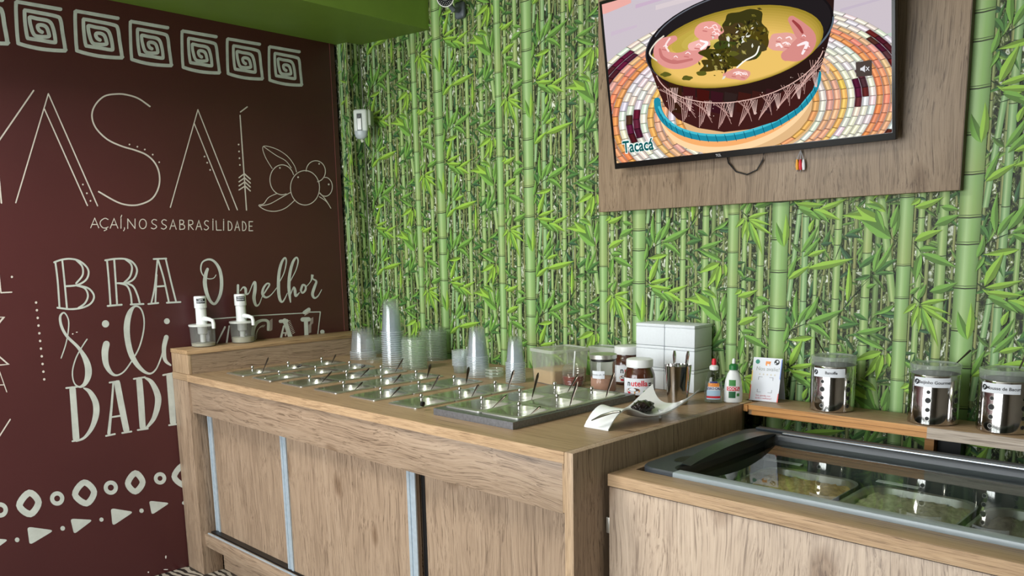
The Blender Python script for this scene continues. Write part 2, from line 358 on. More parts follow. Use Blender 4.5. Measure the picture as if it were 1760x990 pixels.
# boxed-in beam over the painted wall: underside falls a little towards the room
bm = bmesh.new()
s = [bm.verts.new(p) for p in ((XL-.1, -3.6, 2.522), (.49, -3.6, 2.478), (.49, WY, 2.478), (XL-.1, WY, 2.522), (XL-.1, -3.6, 2.95), (.49, -3.6, 2.95), (.49, WY, 2.95), (XL-.1, WY, 2.95))]
for q in ((0, 3, 2, 1), (4, 5, 6, 7), (0, 1, 5, 4), (1, 2, 6, 5), (2, 3, 7, 6), (3, 0, 4, 7)): bm.faces.new([s[i] for i in q])
bmesh.ops.recalc_face_normals(bm, faces=bm.faces)
soffit = struct('trim_1', bm, M_GREEN)
obj('edge_seam', bx(XL-.0005, XL+.0015, .945, .9475, 0, 2.52), pm('maroon_edge_line', (122, 70, 66), .5), wall_left)

# ------------------------------------------------------------------ mural on the painted wall
XP = XL+.0012
def on_mural(x, y): return onX(x, y, XP)
def mural(name, polys, mat=None): return obj(name, polys_bm(polys, on_mural), mat or M_PAINT, wall_left, smooth=False)
def crop(ox, oy, sc):
    def c(pts): return [(ox+p[0]/sc, oy+p[1]/sc)+((p[2]/sc,) if len(p) > 2 else ()) for p in pts]
    return c
# row of square spirals: the second one is drawn, the others repeat it along the wall
c1 = crop(0, 0, 7.98)
SP = c1([(1600, 248), (1350, 205), (1060, 155), (1032, 165), (1035, 400), (1052, 660), (1085, 705), (1350, 768), (1640, 790), (1655, 760), (1625, 560), (1600, 390), (1545, 340), (1300, 290), (1160, 265), (1140, 280), (1148, 450), (1172, 610), (1200, 632), (1350, 655), (1510, 682), (1532, 660), (1505, 500), (1450, 405), (1300, 372), (1215, 352), (1203, 372), (1218, 470), (1262, 585), (1350, 608), (1440, 606), (1452, 585), (1425, 495), (1380, 460), (1320, 455), (1305, 480), (1325, 525), (1362, 548)])
sp_polys = ribbon_px(SP, 6.1, per=4)
o2 = on_mural(127, 18); tl = [(25, 2), (127, 18), (222, 36), (311, 52.5), (389, 66), (461, 79.6)]
offs = [on_mural(*t)-o2 for t in tl]; offs.insert(0, offs[0]*2-offs[1])
base_sp = [[on_mural(x, y) for x, y in p] for p in sp_polys]
for i, of in enumerate(offs):
    bm = bmesh.new(); wob = random.Random(i)
    sy = 1+wob.uniform(-.03, .03)
    for ip, p in enumerate(base_sp): bm.faces.new([bm.verts.new((XP+ip*4e-6, o2.y+(q.y-o2.y)*sy+of.y, q.z+of.z)) for q in p])
    obj('painted_spiral', bm, M_PAINT, wall_left, smooth=False)
def strokes(name, cr, lines, w, mat=None, dots=(), curve=True, dr=6):
    polys = []
    for l in lines: polys += ribbon_px(cr(l), w/cr.sc, curve=curve and len(l) > 2)
    for d in dots: (px, py), = [q[:2] for q in cr([d[:2]])]; polys += disc_px(px, py, (d[2] if len(d) > 2 else dr)/cr.sc)
    return mural(name, polys, mat)
def C(ox, oy, sc): c = crop(ox, oy, sc); f = lambda p: c(p); f.sc = sc; return f
k2 = C(0, 140, 4.127); k3 = C(280, 160, 4.127); P2 = M_PINKPAINT
strokes('painted_letter', k2, [[(238, 65), (-120, 585)], [(-20, 540), (10, 862)]], 11, P2)
strokes('painted_letter', k2, [[(343, 87), (112, 860)], [(343, 87), (692, 882)], [(315, 195), (620, 880)]], 9, P2, [(588, 731), (616, 793), (642, 847)])
strokes('painted_letter', k2, [[(1063, 177), (980, 120), (900, 95), (830, 89), (740, 105), (675, 168), (652, 245), (680, 330), (760, 410), (860, 458), (960, 488), (1040, 522), (1100, 580), (1130, 660), (1125, 750), (1080, 830), (1000, 870), (920, 878), (830, 855), (700, 782)]], 11, P2, [(918, 447), (974, 463), (1027, 483), (1083, 519), (1129, 573)])
strokes('painted_letter', k3, [[(248, 118), (53, 810)], [(248, 118), (528, 828)], [(222, 215), (470, 828)]], 7.5, P2, [(295, 450), (314, 494), (335, 545)])
strokes('painted_letter', k3, [[(547, 158), (593, 830)], [(550, 134), (598, 98)]]+[[(540, 600+i*29), (577+i*2, 572+i*29), (620, 610+i*28)] for i in range(4)], 8.5, P2, [(537, 365), (540, 414), (543, 462), (546, 510)], curve=False)
def ell(cx, cy, rx, ry, a0=0, a1=360, n=28): return [(cx+rx*math.cos(math.radians(a0+(a1-a0)*i/n)), cy+ry*math.sin(math.radians(a0+(a1-a0)*i/n))) for i in range(n+1)]
strokes('painted_berries', k3, [ell(845, 615, 86, 106, 70, 340), ell(1007, 672, 103, 122), ell(1083, 555, 68, 75, -180, 80), ell(1150, 665, 50, 67, -100, 140)], 6, P2, [(828, 531), (957, 597), (1106, 502), (1174, 648)])
strokes('painted_leaf', k3, [[(775, 535), (725, 450), (712, 378), (800, 395), (880, 445), (930, 510), (948, 560)], [(712, 378), (800, 440), (870, 480), (910, 530)]], 5, P2)
strokes('painted_leaf', k3, [[(810, 712), (750, 740), (715, 785), (680, 797), (730, 830), (800, 838), (870, 815), (935, 760)], [(690, 800), (760, 785), (850, 735), (905, 705)]], 5.5, P2)
strokes('painted_leaf', k3, [[(1110, 735), (1160, 770), (1192, 818), (1150, 750), (1110, 710)]], 5.5, P2)
# small line of hand capitals: AÇAÍ,NOSSABRASILIDADE
GL = {'A': [[(0, 1), (.5, 0), (1, 1)], [(.18, .65), (.82, .65)]], 'C': [[(1, .12), (.6, 0), (.1, .25), (0, .6), (.3, .95), (.65, 1), (1, .9)], [(.62, 1), (.85, 1.12), (.5, 1.28)]],
      'I': [[(.5, 0), (.5, 1)]], 'J': [[(.5, 0), (.5, 1)], [(.45, -.12), (.75, -.36)]], ',': [[(.5, .92), (.5, 1.1), (.2, 1.25)]], 'N': [[(0, 1), (0, 0)], [(0, 0), (1, 1)], [(1, 1), (1, 0)]],
      'O': [ell(.5, .5, .5, .5, n=14)], 'S': [[(1, .08), (.5, 0), (.1, .2), (.3, .45), (.8, .6), (1, .8), (.5, 1), (0, .9)]], 'B': [[(0, 1), (0, 0)], [(0, 0), (.7, .05), (.75, .35), (0, .45)], [(0, .45), (.9, .55), (.9, .92), (0, 1)]],
      'R': [[(0, 1), (0, 0)], [(0, 0), (.8, .05), (.85, .4), (0, .5)], [(.2, .5), (1, 1)]], 'L': [[(0, 0), (.1, 1)], [(.1, 1), (1, 1)]], 'D': [[(0, 0), (.05, 1)], [(0, 0), (.7, .15), (1, .6), (.7, .95), (.05, 1)]], 'E': [[(1, 0), (0, 0)], [(0, 0), (0, 1)], [(0, .5), (.8, .5)], [(0, 1), (1, 1)]]}
k8 = C(150, 365, 5.867)
for ch, cx in zip('ACAJ,NOSSABRASILIDADE', (75, 170, 270, 340, 375, 445, 560, 672, 772, 865, 957, 1045, 1125, 1200, 1267, 1325, 1375, 1440, 1512, 1583, 1650)):
    w = 82-(cx-75)*.023; h = 98-(cx-75)*.004; y0 = 58+(cx-75)*.0225
    if ch == 'O': w *= 1.0
    if ch in 'BRDES' : w *= .78
    if ch in 'IJ,': w = 30
    strokes('painted_letter', k8, [[(cx+(p[0]-.5)*w, y0+p[1]*h) for p in g] for g in GL[ch]]+([[(cx, y0-16), (cx, y0-13)]] if ch == 'I' else []), 9, P2, curve=ch in 'COSBRD')
# BRA / sili / DADE
kb = C(80, 430, 4.716)
strokes('painted_letter', kb, [[(72, 100), (90, 250), (105, 465)], [(128, 88), (148, 280), (165, 470)], [(62, 98), (120, 78), (190, 70), (260, 85), (320, 130), (341, 180), (320, 240), (250, 282), (160, 292)], [(240, 80), (285, 125), (296, 175), (285, 215), (240, 268)], [(250, 285), (340, 310), (384, 370), (360, 430), (290, 466), (190, 478), (88, 466)], [(240, 285), (310, 310), (335, 370), (310, 430), (258, 468)]], 15)
strokes('painted_letter', kb, [[(490, 80), (505, 250), (518, 445)], [(548, 72), (560, 250), (572, 445)], [(476, 82), (560, 70), (640, 72), (700, 100), (733, 160), (710, 230), (650, 264), (575, 268)], [(640, 75), (682, 110), (692, 155), (675, 215), (630, 262)], [(590, 268), (650, 288), (680, 350), (690, 435)], [(640, 265), (700, 292), (735, 360), (755, 430)], [(495, 452), (608, 442)], [(682, 440), (785, 436)]], 15)
strokes('painted_letter', kb, [[(900, 75), (876, 300), (850, 425)], [(892, 200), (882, 425)], [(905, 80), (950, 230), (990, 415)], [(965, 68), (1010, 260), (1048, 412)], [(868, 72), (970, 68)], [(890, 295), (960, 290)], [(825, 436), (905, 428)], [(975, 426), (1085, 420)]], 14)
ks = C(100, 520, 3.961)
strokes('painted_letter', ks, [[(20, 378, 8), (50, 290, 8), (68, 200, 9), (70, 120, 9), (42, 70, 10), (14, 95, 16), (22, 160, 19), (60, 230, 19), (140, 310, 22), (192, 400, 40), (206, 480, 46), (185, 548, 30), (145, 574, 14), (108, 545, 9), (97, 470, 9), (120, 380, 9), (160, 305, 9), (196, 250, 9)]], 10)
strokes('painted_letter', ks, [[(328, 283, 46), (318, 340, 46), (326, 420, 38), (360, 478, 24), (400, 495, 12), (450, 468, 10), (500, 400, 10)]], 10, dots=[(322, 145, 25)])
strokes('painted_letter', ks, [[(500, 400, 10), (550, 310, 10), (580, 200, 10), (584, 110, 10), (562, 42, 11), (522, 26, 13), (487, 70, 34), (468, 150, 42), (472, 250, 40), (500, 360, 38), (556, 445, 28), (618, 484, 14), (665, 455, 10), (700, 375, 10), (712, 330, 10)]], 10)
strokes('painted_letter', ks, [[(736, 236, 32), (720, 310, 30), (728, 390, 25), (765, 426, 12)]], 10, dots=[(740, 127, 20)])
def filled(name, cr, lines): return strokes(name, cr, lines, 12)
filled('painted_letter', ks, [[(98, 592, 44), (106, 700, 44), (122, 925, 46)], [(55, 582), (128, 574)], [(97, 944), (155, 934)], [(175, 583, 10), (215, 608, 30), (254, 680, 42), (258, 760, 42), (230, 850, 30), (180, 918, 18), (125, 943, 12)]])
filled('painted_letter', ks, [[(375, 548, 13), (364, 700, 16), (345, 890, 22)], [(402, 550, 42), (430, 700, 44), (464, 868, 42)], [(365, 780), (430, 770)], [(326, 908), (386, 895)], [(436, 888), (498, 878)], [(350, 545), (412, 535)]])
filled('painted_letter', ks, [[(552, 528, 42), (562, 650, 44), (575, 846, 42)], [(515, 520), (590, 508)], [(542, 868), (610, 858)], [(592, 512, 12), (635, 542, 30), (674, 620, 42), (679, 690, 42), (650, 790, 30), (595, 860, 13)]])
filled('painted_letter', ks, [[(757, 500, 42), (770, 650, 44), (782, 815, 42)], [(715, 494), (835, 470)], [(785, 670), (835, 664)], [(755, 835), (860, 820)]])
ko = C(330, 430, 5.825)
strokes('painted_letter', ko, [[(240, 248, 8), (215, 280, 8), (160, 285, 10), (110, 250, 11), (88, 190, 14), (105, 120, 15), (170, 92, 20), (230, 120, 24), (278, 200, 32), (296, 320, 34), (283, 440, 32), (235, 532, 26), (190, 518, 28), (150, 440, 36), (128, 330, 40), (138, 240, 36), (155, 190, 28)]], 10)
strokes('painted_letter', ko, [[(460, 352, 24), (460, 430, 24)], [(485, 405, 8), (512, 372, 15), (535, 385, 26), (542, 435, 24), (570, 428, 10), (605, 345, 12), (630, 322, 26), (630, 400, 34), (620, 480, 34), (640, 552, 24), (672, 540, 12), (700, 470, 8)]], 10)
strokes('painted_letter', ko, [[(700, 470, 9), (740, 405, 14), (776, 345, 16), (750, 335, 16), (715, 380, 22), (706, 440, 26), (740, 473, 20), (790, 448, 10), (850, 375, 8)]], 10)
strokes('painted_letter', ko, [[(870, 330, 8), (920, 230, 10), (944, 120, 14), (930, 76, 16), (895, 130, 26), (870, 240, 30), (866, 400, 32), (882, 498, 28), (912, 512, 16), (955, 430, 8)]], 10)
strokes('painted_letter', ko, [[(985, 310, 8), (1040, 200, 10), (1062, 110, 14), (1045, 73, 16), (1010, 120, 26), (980, 230, 30), (970, 350, 32), (976, 440, 28), (986, 520, 12)], [(985, 450, 8), (1016, 372, 14), (1030, 400, 28), (1038, 458, 24), (1075, 425, 9)]], 10)
strokes('painted_letter', ko, [[(1090, 400, 22), (1108, 350, 22), (1135, 358, 18), (1136, 398, 20), (1106, 428, 18), (1088, 400, 20)]], 10)
strokes('painted_letter', ko, [[(1140, 370, 8), (1190, 310, 10), (1205, 248, 26), (1208, 285, 14), (1244, 312, 20), (1226, 370, 28), (1206, 440, 28), (1226, 478, 20), (1262, 458, 12), (1298, 395, 7)]], 10)
strokes('painted_frame', ko, [[(170, 692), (640, 655), (1110, 630)], [(1180, 620), (1285, 618)], [(1285, 618), (1258, 850)]], 10, dots=[(1305, 818, 22)], curve=False)
strokes('painted_letter', ko, [[(372, 760, 14), (345, 940, 18)], [(330, 770, 18), (250, 930, 12)]], 12)
strokes('painted_letter', ko, [[(762, 795, 26), (760, 715, 28), (705, 702, 26), (645, 730, 36), (612, 800, 38), (610, 900, 36)]], 12)
strokes('painted_letter', ko, [[(885, 712, 34), (950, 708, 34)], [(928, 705, 44), (988, 880, 44)], [(918, 760, 16), (890, 880, 22)], [(905, 830), (970, 825)]], 12)
strokes('painted_letter', ko, [[(1108, 694, 44), (1166, 692, 44)], [(1140, 700, 40), (1146, 860, 40)], [(1124, 624, 34), (1170, 592, 34)]], 12)
hat = [[(x-9, y+11), (x+9, y-11)] for x, y in ((640, 885), (641, 865), (643, 845), (648, 825), (655, 806), (664, 790), (676, 776), (690, 766), (705, 760), (720, 760))]+[[(778, 710+i*14), (804, 690+i*14)] for i in range(8)]+[[(958+i*6, 716+i*15), (980+i*6, 702+i*15)] for i in range(9)]+[[(930+i*3, 850+i*6), (948+i*3, 806+i*6)] for i in range(3)]+[[(1182, 695+i*13), (1212, 675+i*13)] for i in range(5)]+[[(1168, 752+i*13), (1192, 738+i*13)] for i in range(7)]+[[(1128+i*11, 655-i*7), (1140+i*11, 630-i*7)] for i in range(5)]
strokes('painted_hatching', ko, hat, 4.5, P2)
# border of diamonds, rings and triangles
kd = C(0, 780, 4.715)
def closed(name, pts, w): mural(name, ribbon_px([(x, y) for x, y in kd(pts)], w/4.715, closed=True, per=5))
for pts, w in (([(237, 316), (312, 392), (246, 488), (157, 418)], 54), ([(682, 232), (762, 308), (702, 402), (608, 330)], 50), ([(1097, 156), (1156, 230), (1097, 306), (1036, 240)], 48), ([(1490, 90), (1560, 175), (1500, 256), (1412, 185)], 46)): closed('painted_diamond', pts, w)
for x, y, r, w in ((463, 362, 41, 34), (898, 274, 41, 33), (1297, 199, 35, 30), (2, 455, 44, 36)): closed('painted_ring', ell(x, y, r, r, n=12)[:-1], w)
for tri in ([(220, 590), (440, 620), (240, 740)], [(570, 525), (755, 535), (600, 652)], [(897, 440), (1085, 470), (912, 585)], [(1207, 380), (1377, 398), (1230, 495)], [(-110, 680), (70, 695), (-90, 810)]):
    (ax, ay), (bx_, by), (cx, cy) = tri; g = ((ax+bx_+cx)/3, (ay+by+cy)/3)
    sm = []
    for i in range(3):
        p, q, r = tri[i-1], tri[i], tri[(i+1) % 3]
        for t in (-.16, -.06, .06, .16):
            o = p if t < 0 else r; sm.append((q[0]+(o[0]-q[0])*abs(t)+(g[0]-q[0])*(.05 if abs(t) < .1 else 0), q[1]+(o[1]-q[1])*abs(t)+(g[1]-q[1])*(.05 if abs(t) < .1 else 0)))
    mural('painted_triangle', [kd(sm)])
for x, y, r in ((139, 697, 19), (508, 604, 19), (822, 533, 17), (1147, 461, 18), (1490, 398, 15)): (px, py), = kd([(x, y)]); mural('painted_dot', disc_px(px, py, r/4.715))
for i in range(11): mural('painted_dot', disc_px(62+i*1.4, 520+i*13.2, 2.1), P2)
kl = C(0, 440, 3.09)
strokes('painted_letter', kl, [[(-6, 90), (5, 195)], [(5, 195), (62, 192)]], 7, P2, [(63, 111, 6)])
strokes('painted_letter', kl, [[(-30, 325), (20, 325), (-20, 375)], [(-20, 520), (44, 575), (-30, 582)]], 8, P2, curve=False)
strokes('painted_letter', kl, [[(-2, 615), (36, 722)], [(-20, 686), (22, 684)]], 5, P2)
strokes('painted_letter', kl, [[(54, 868), (-14, 975)]], 7, P2)
M_CHIP = pm('bare_plaster_chip', (226, 222, 214), .8)
for x, y, w, h in ((285, 957.5, 1.2, 3), (285, 979, 4, .8), (255, 983.5, 1.2, 1.4), (125, 574, 1.4, 1.2), (132, 571, 1.6, .8)): mural('paint_chip', [[(x-w, y-h*.4), (x, y-h), (x+w, y-h*.6), (x+w*.8, y+h*.5), (x, y+h), (x-w, y+h*.4)]], M_CHIP)

# ------------------------------------------------------------------ bamboo wallpaper print (half-drop repeat)
PU, PV = .573, .555
kw = C(1340, 330, 2.676)
def uv(x, y, col=1):
    (px, py), = kw([(x, y)]); p = onY(px, py, WY); return (p.x-(2.836-PU*col), p.z-(1.218 if col % 2 == 0 else 1.4955))
paper = Print()
XMIN, XMAX, ZMIN, ZMAX = -.0535, 4.4, .30, 2.94
def put(pts, cols, lay):
    paper.poly([(x, WY-.0006-lay*.00012, z) for x, z in pts], cols)
def mixc(a, b, t): return tuple(a[i]+(b[i]-a[i])*t for i in range(3))
def stalk(x0, z0, x1, z1, w, pal, lay, nodes, rnd):
    """tapered cane between two points: shaded strips, dark node rings"""
    edge, body, hi = pal
    prof = ((-.5, edge, .9), (-.36, mixc(edge, body, .6), 1), (-.12, hi, 1), (.12, body, 1), (.36, mixc(body, edge, .5), 1), (.5, edge, .9))
    zs = [z0]+[n for n in nodes if z0 < n < z1]+[z1]
    for a, b in zip(zs, zs[1:]):
        yl = rnd.uniform(0, .45) if rnd.random() < .45 else 0
        for (p, c, _), (q, d, _) in zip(prof, prof[1:]):
            xa = x0+(x1-x0)*(a-z0)/(z1-z0); xb = x0+(x1-x0)*(b-z0)/(z1-z0)
            top = (186, 178, 104); c0 = mixc(c, top, yl*.7); d0 = mixc(d, top, yl*.7)
            c1 = mixc(mixc(c, (120, 190, 120), .18), (250, 255, 240), .05); d1 = mixc(mixc(d, (120, 190, 120), .18), (250, 255, 240), .05)
            put([(xa+p*w, a), (xa+q*w, a), (xb+q*w, b), (xb+p*w, b)], [c0, d0, d1, c1], lay)
        if b < z1-1e-6:
            xb = x0+(x1-x0)*(b-z0)/(z1-z0); t = max(.0020, w*.05); bw = w*1.10
            dk = (52, 62, 34)
            put([(xb-bw/2, b-t*.4), (xb, b-t), (xb+bw/2, b-t*.4), (xb+bw/2, b+t*.8), (xb, b+t*.2), (xb-bw/2, b+t*.8)], dk, lay+.5)
            if w > .03: put([(xb-bw/2, b+t*2.2), (xb, b+t*1.6), (xb+bw/2, b+t*2.2), (xb+bw/2, b+t*2.9), (xb, b+t*2.4), (xb-bw/2, b+t*2.9)], mixc(dk, body, .35), lay+.5)
PAL = {'thick': ((96, 128, 62), (148, 190, 106), (188, 220, 150)), 'mid': ((100, 130, 66), (154, 188, 104), (194, 216, 142)), 'blue': ((92, 128, 78), (142, 184, 114), (186, 216, 156)), 'brown': ((84, 88, 50), (134, 142, 80), (168, 174, 106)), 'dim': ((74, 96, 50), (112, 140, 76), (140, 170, 96))}
# (x, row, width px in the studied crop, palette, layer)
CANES = [(865, 100, 93, 'thick', 20), (105, 300, 20, 'brown', 5), (118, 300, 34, 'blue', 12), (170, 300, 22, 'mid', 9), (262, 300, 38, 'mid', 13), (298, 300, 14, 'brown', 4), (350, 300, 20, 'brown', 6), (402, 300, 42, 'mid', 14), (446, 300, 28, 'dim', 8), (520, 120, 15, 'brown', 3), (583, 200, 64, 'thick', 18), (652, 200, 29, 'mid', 10), (686, 200, 18, 'brown', 6), (752, 250, 40, 'mid', 13), (210, 300, 12, 'dim', 2), (615, 300, 11, 'brown', 2), (480, 300, 10, 'brown', 2), (330, 300, 9, 'dim', 1), (722, 300, 11, 'dim', 2), (800, 250, 12, 'brown', 2), (45, 400, 14, 'brown', 3), (225, 500, 10, 'brown', 2), (548, 500, 10, 'dim', 1)]
px_w = 1/2.676*(uv(560, 400)[0]-uv(500, 400)[0])/(60/2.676)
LEAN = [(95, 80, 42, 500, 26, 'blue', 11), (250, 150, 182, 480, 15, 'brown', 7), (470, 30, 522, 505, 36, 'mid', 15)]
def leaf(b, t, w, c, lay, rnd):
    dx, dz = t[0]-b[0], t[1]-b[1]; l = math.hypot(dx, dz)
    if l < 1e-4: return
    nx, nz = -dz/l, dx/l; k = rnd.uniform(-.06, .06)*l
    def P(s, o): return (b[0]+dx*s+nx*(o*w+k*math.sin(math.pi*s)), b[1]+dz*s+nz*(o*w+k*math.sin(math.pi*s)))
    prof = ((0, .04), (.14, .30), (.34, .5), (.6, .40), (.82, .19), (1, 0))
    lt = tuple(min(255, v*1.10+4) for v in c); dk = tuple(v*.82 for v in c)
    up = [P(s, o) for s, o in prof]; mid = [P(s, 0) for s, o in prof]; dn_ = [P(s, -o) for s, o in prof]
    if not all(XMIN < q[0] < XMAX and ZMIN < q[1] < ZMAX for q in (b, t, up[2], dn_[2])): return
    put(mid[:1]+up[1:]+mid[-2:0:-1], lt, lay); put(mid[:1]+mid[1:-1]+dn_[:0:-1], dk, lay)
BR, GR, DG, TL = (142, 188, 56), (112, 164, 62), (74, 124, 54), (58, 100, 62)
LEAVES = [((865, 680), (825, 560), 38, GR), ((865, 680), (880, 525), 32, BR),
  ((150, 75), (75, 45), 26, BR), ((155, 76), (215, 36), 22, GR), ((185, 80), (300, 35), 26, BR), ((155, 80), (270, 125), 30, BR), ((155, 85), (225, 137), 24, GR),
  ((130, 350), (322, 310), 36, BR), ((100, 280), (172, 165), 28, GR), ((130, 295), (210, 268), 24, BR), ((40, 402), (132, 345), 30, BR), ((40, 396), (80, 300), 26, GR), ((110, 300), (185, 215), 26, GR),
  ((312, 510), (320, 345), 27, BR), ((470, 135), (305, 110), 36, BR), ((468, 132), (362, 70), 42, BR), ((518, 215), (385, 135), 52, GR), ((490, 92), (420, 40), 26, BR), ((525, 208), (545, 72), 27, GR),
  ((365, 352), (468, 280), 28, DG), ((436, 370), (470, 255), 26, GR), ((440, 365), (515, 245), 24, GR), ((440, 375), (542, 312), 26, DG), ((440, 378), (525, 376), 18, DG), ((420, 382), (348, 402), 22, DG), ((400, 440), (440, 425), 20, GR),
  ((620, 226), (738, 180), 36, BR), ((640, 265), (722, 262), 26, GR), ((652, 285), (630, 402), 32, GR), ((655, 283), (798, 340), 36, GR), ((715, 152), (818, 110), 36, GR), ((620, 72), (742, 28), 30, BR), ((690, 458), (808, 420), 36, GR), ((745, 68), (818, 80), 26, GR),
  ((648, 515), (762, 495), 22, BR), ((650, 520), (772, 556), 20, BR), ((655, 525), (782, 602), 24, BR), ((655, 530), (722, 692), 27, BR), ((648, 530), (640, 636), 22, BR), ((640, 520), (612, 612), 24, BR), ((630, 510), (575, 556), 24, BR), ((635, 495), (672, 430), 24, GR), ((600, 470), (640, 440), 20, GR), ((655, 528), (690, 640), 22, GR),
  ((485, 725), (352, 662), 26, GR), ((472, 735), (358, 772), 36, BR), ((465, 745), (395, 845), 32, BR), ((476, 745), (448, 858), 32, BR), ((500, 740), (505, 800), 24, BR), ((352, 648), (484, 618), 27, GR), ((490, 730), (565, 700), 24, DG),
  ((130, 602), (282, 545), 36, GR), ((132, 608), (228, 672), 30, GR), ((158, 668), (50, 678), 27, BR), ((80, 602), (82, 462), 27, GR), ((118, 592), (176, 488), 34, GR), ((85, 610), (140, 528), 26, GR), ((20, 690), (40, 610), 26, GR),
  ((48, 800), (102, 690), 38, BR), ((50, 806), (162, 788), 26, BR), ((50, 822), (165, 842), 27, BR), ((60, 832), (152, 902), 32, GR), ((110, 955), (130, 905), 24, BR), ((60, 840), (120, 870), 24, GR),
  ((270, 622), (362, 606), 26, DG), ((340, 558), (402, 588), 24, DG), ((350, 660), (420, 700), 22, DG), ((280, 570), (345, 600), 20, DG), ((340, 330), (282, 250), 24, TL), ((300, 205), (382, 168), 22, DG), ((300, 200), (372, 210), 20, TL), ((200, 250), (232, 180), 22, DG), ((190, 240), (240, 232), 20, TL), ((540, 560), (450, 550), 20, DG), ((530, 520), (440, 560), 22, GR), ((500, 600), (440, 580), 18, DG), ((590, 820), (690, 840), 20, DG), ((600, 880), (560, 900), 24, BR), ((575, 780), (615, 820), 20, GR), ((405, 900), (440, 990), 30, GR), ((430, 900), (360, 870), 24, GR), ((470, 990), (500, 900), 28, GR), ((355, 880), (400, 930), 24, DG), ((945, 295), (905, 360), 20, GR), ((915, 150), (960, 215), 28, DG), ((945, 130), (915, 105), 22, TL)]
rp_ = random.Random(3)
canes_uv = []
for x, y, w, pal, lay in CANES:
    u = uv(x, y)[0]; u = 0.57 if pal == 'thick' and x > 800 else u
    nd = []; v = rp_.uniform(0, .1)
    while v < PV: nd.append(v); v += rp_.uniform(.085, .15) if w > 50 else rp_.uniform(.10, .2)
    canes_uv.append((u, w*px_w, pal, lay, nd, rp_.random()))
lean_uv = [(uv(a, b), uv(c, d), w*px_w, pal, lay) for a, b, c, d, w, pal, lay in LEAN]
fill = []
for i in range(190):
    u, v = rp_.uniform(0, PU), rp_.uniform(0, PV); a = rp_.uniform(0, 2*math.pi); l = rp_.uniform(.025, .075)
    fill.append(((u, v), (u+l*math.cos(a), v+l*math.sin(a)), rp_.uniform(.008, .0145), rp_.choice((DG, TL, (84, 122, 48), (56, 96, 46), (104, 146, 62), (120, 160, 70))), rp_.choice((4, 7, 10))))
leaves_uv = []
for b, t, w, c in LEAVES:
    b_, t_ = uv(*b), uv(*t); leaves_uv.append((b_, (b_[0]+(t_[0]-b_[0])*1.12, b_[1]+(t_[1]-b_[1])*1.12), w*px_w*1.14, c))
STEM = (46, 70, 34)
for b, t in (((250, 600), (440, 375)), ((440, 375), (500, 250)), ((340, 640), (490, 725)), ((490, 725), (560, 640)), ((650, 515), (600, 470)), ((655, 285), (610, 230)), ((130, 602), (40, 640)), ((50, 810), (0, 760)), ((518, 215), (560, 240)), ((155, 80), (60, 110)), ((648, 515), (720, 560)), ((865, 680), (900, 740)), ((440, 375), (380, 420)), ((300, 200), (250, 330)), ((560, 850), (700, 780))): leaves_uv.append((uv(*b), uv(*t), 5*px_w, STEM))
for m in range(-3, 7):
    ox = 2.836-PU*m; oz = 1.218 if m % 2 == 0 else 1.4955
    for ci, (u, w, pal, lay, nd, sd) in enumerate(canes_uv):
        x = ox+u; lay = lay+ci*.018+(m % 2)*.009
        if not XMIN+w/2 < x < XMAX: continue
        rnd = random.Random(int(sd*1e6)); nodes = sorted(oz+n+k*PV for n in nd for k in range(-4, 5))
        stalk(x, ZMIN, x+rnd.uniform(-.006, .006), ZMAX, w, PAL[pal], lay, nodes, rnd)
    for k in range(-4, 5):
        for (a, b, w, pal, lay) in lean_uv:
            z0, z1 = oz+k*PV+b[1], oz+k*PV+a[1]
            if z0 > ZMIN and z1 < ZMAX and ox+min(a[0], b[0])-w > XMIN: stalk(ox+b[0], z0, ox+a[0], z1, w, PAL[pal], lay, [z0+(z1-z0)*f for f in (.3, .62)], random.Random(5))
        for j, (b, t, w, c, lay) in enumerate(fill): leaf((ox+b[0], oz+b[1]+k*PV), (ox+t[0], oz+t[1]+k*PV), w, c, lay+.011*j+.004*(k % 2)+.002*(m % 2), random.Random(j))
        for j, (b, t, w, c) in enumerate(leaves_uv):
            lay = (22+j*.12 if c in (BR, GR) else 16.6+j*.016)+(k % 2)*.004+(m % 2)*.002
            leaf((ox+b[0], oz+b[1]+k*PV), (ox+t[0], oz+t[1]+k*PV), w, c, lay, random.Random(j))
M_PRINT = printmat('bamboo_paper_print')
paper.tone(.80, .07); paper.build('wallpaper_print', M_PRINT, wall_back)
# the same paper goes round the pilaster by the painted wall
pil = Print(); paper_keep = put
def put(pts, cols, lay): pil.poly([(x, .99-.0006-lay*.00012, z) for x, z in pts], cols)
XMIN, XMAX = -.149, -.0545
for x, w, pal, lay in ((-.138, .012, 'mid', 5), (-.122, .02, 'blue', 9), (-.095, .011, 'brown', 4), (-.078, .017, 'mid', 8), (-.062, .009, 'brown', 3)): stalk(x, ZMIN, x, 2.53, w, PAL[pal], lay, [z*.17+.4+x for z in range(13)], random.Random(int(-x*1e4)))
rq = random.Random(9)
for i in range(170):
    x, z, a, l = rq.uniform(-.148, -.056), rq.uniform(.9, 2.5), rq.uniform(0, 6.3), rq.uniform(.03, .09)
    leaf((x, z), (x+l*math.cos(a), z+l*math.sin(a)), rq.uniform(.008, .018), rq.choice((BR, GR, DG, DG, TL)), 10+i*.033, rq)
def put(pts, cols, lay): pil.poly([(-.054+.0006+lay*.00012, y, z) for y, z in pts], cols)
XMIN, XMAX = .991, WY-.003
for y, w, pal, lay in ((1.006, .012, 'brown', 4), (1.034, .02, 'mid', 6), (1.058, .012, 'dim', 5)): stalk(y, ZMIN, y, 2.53, w, PAL[pal], lay, [z*.17+.4+y*.3 for z in range(13)], random.Random(int(y*1e4)))
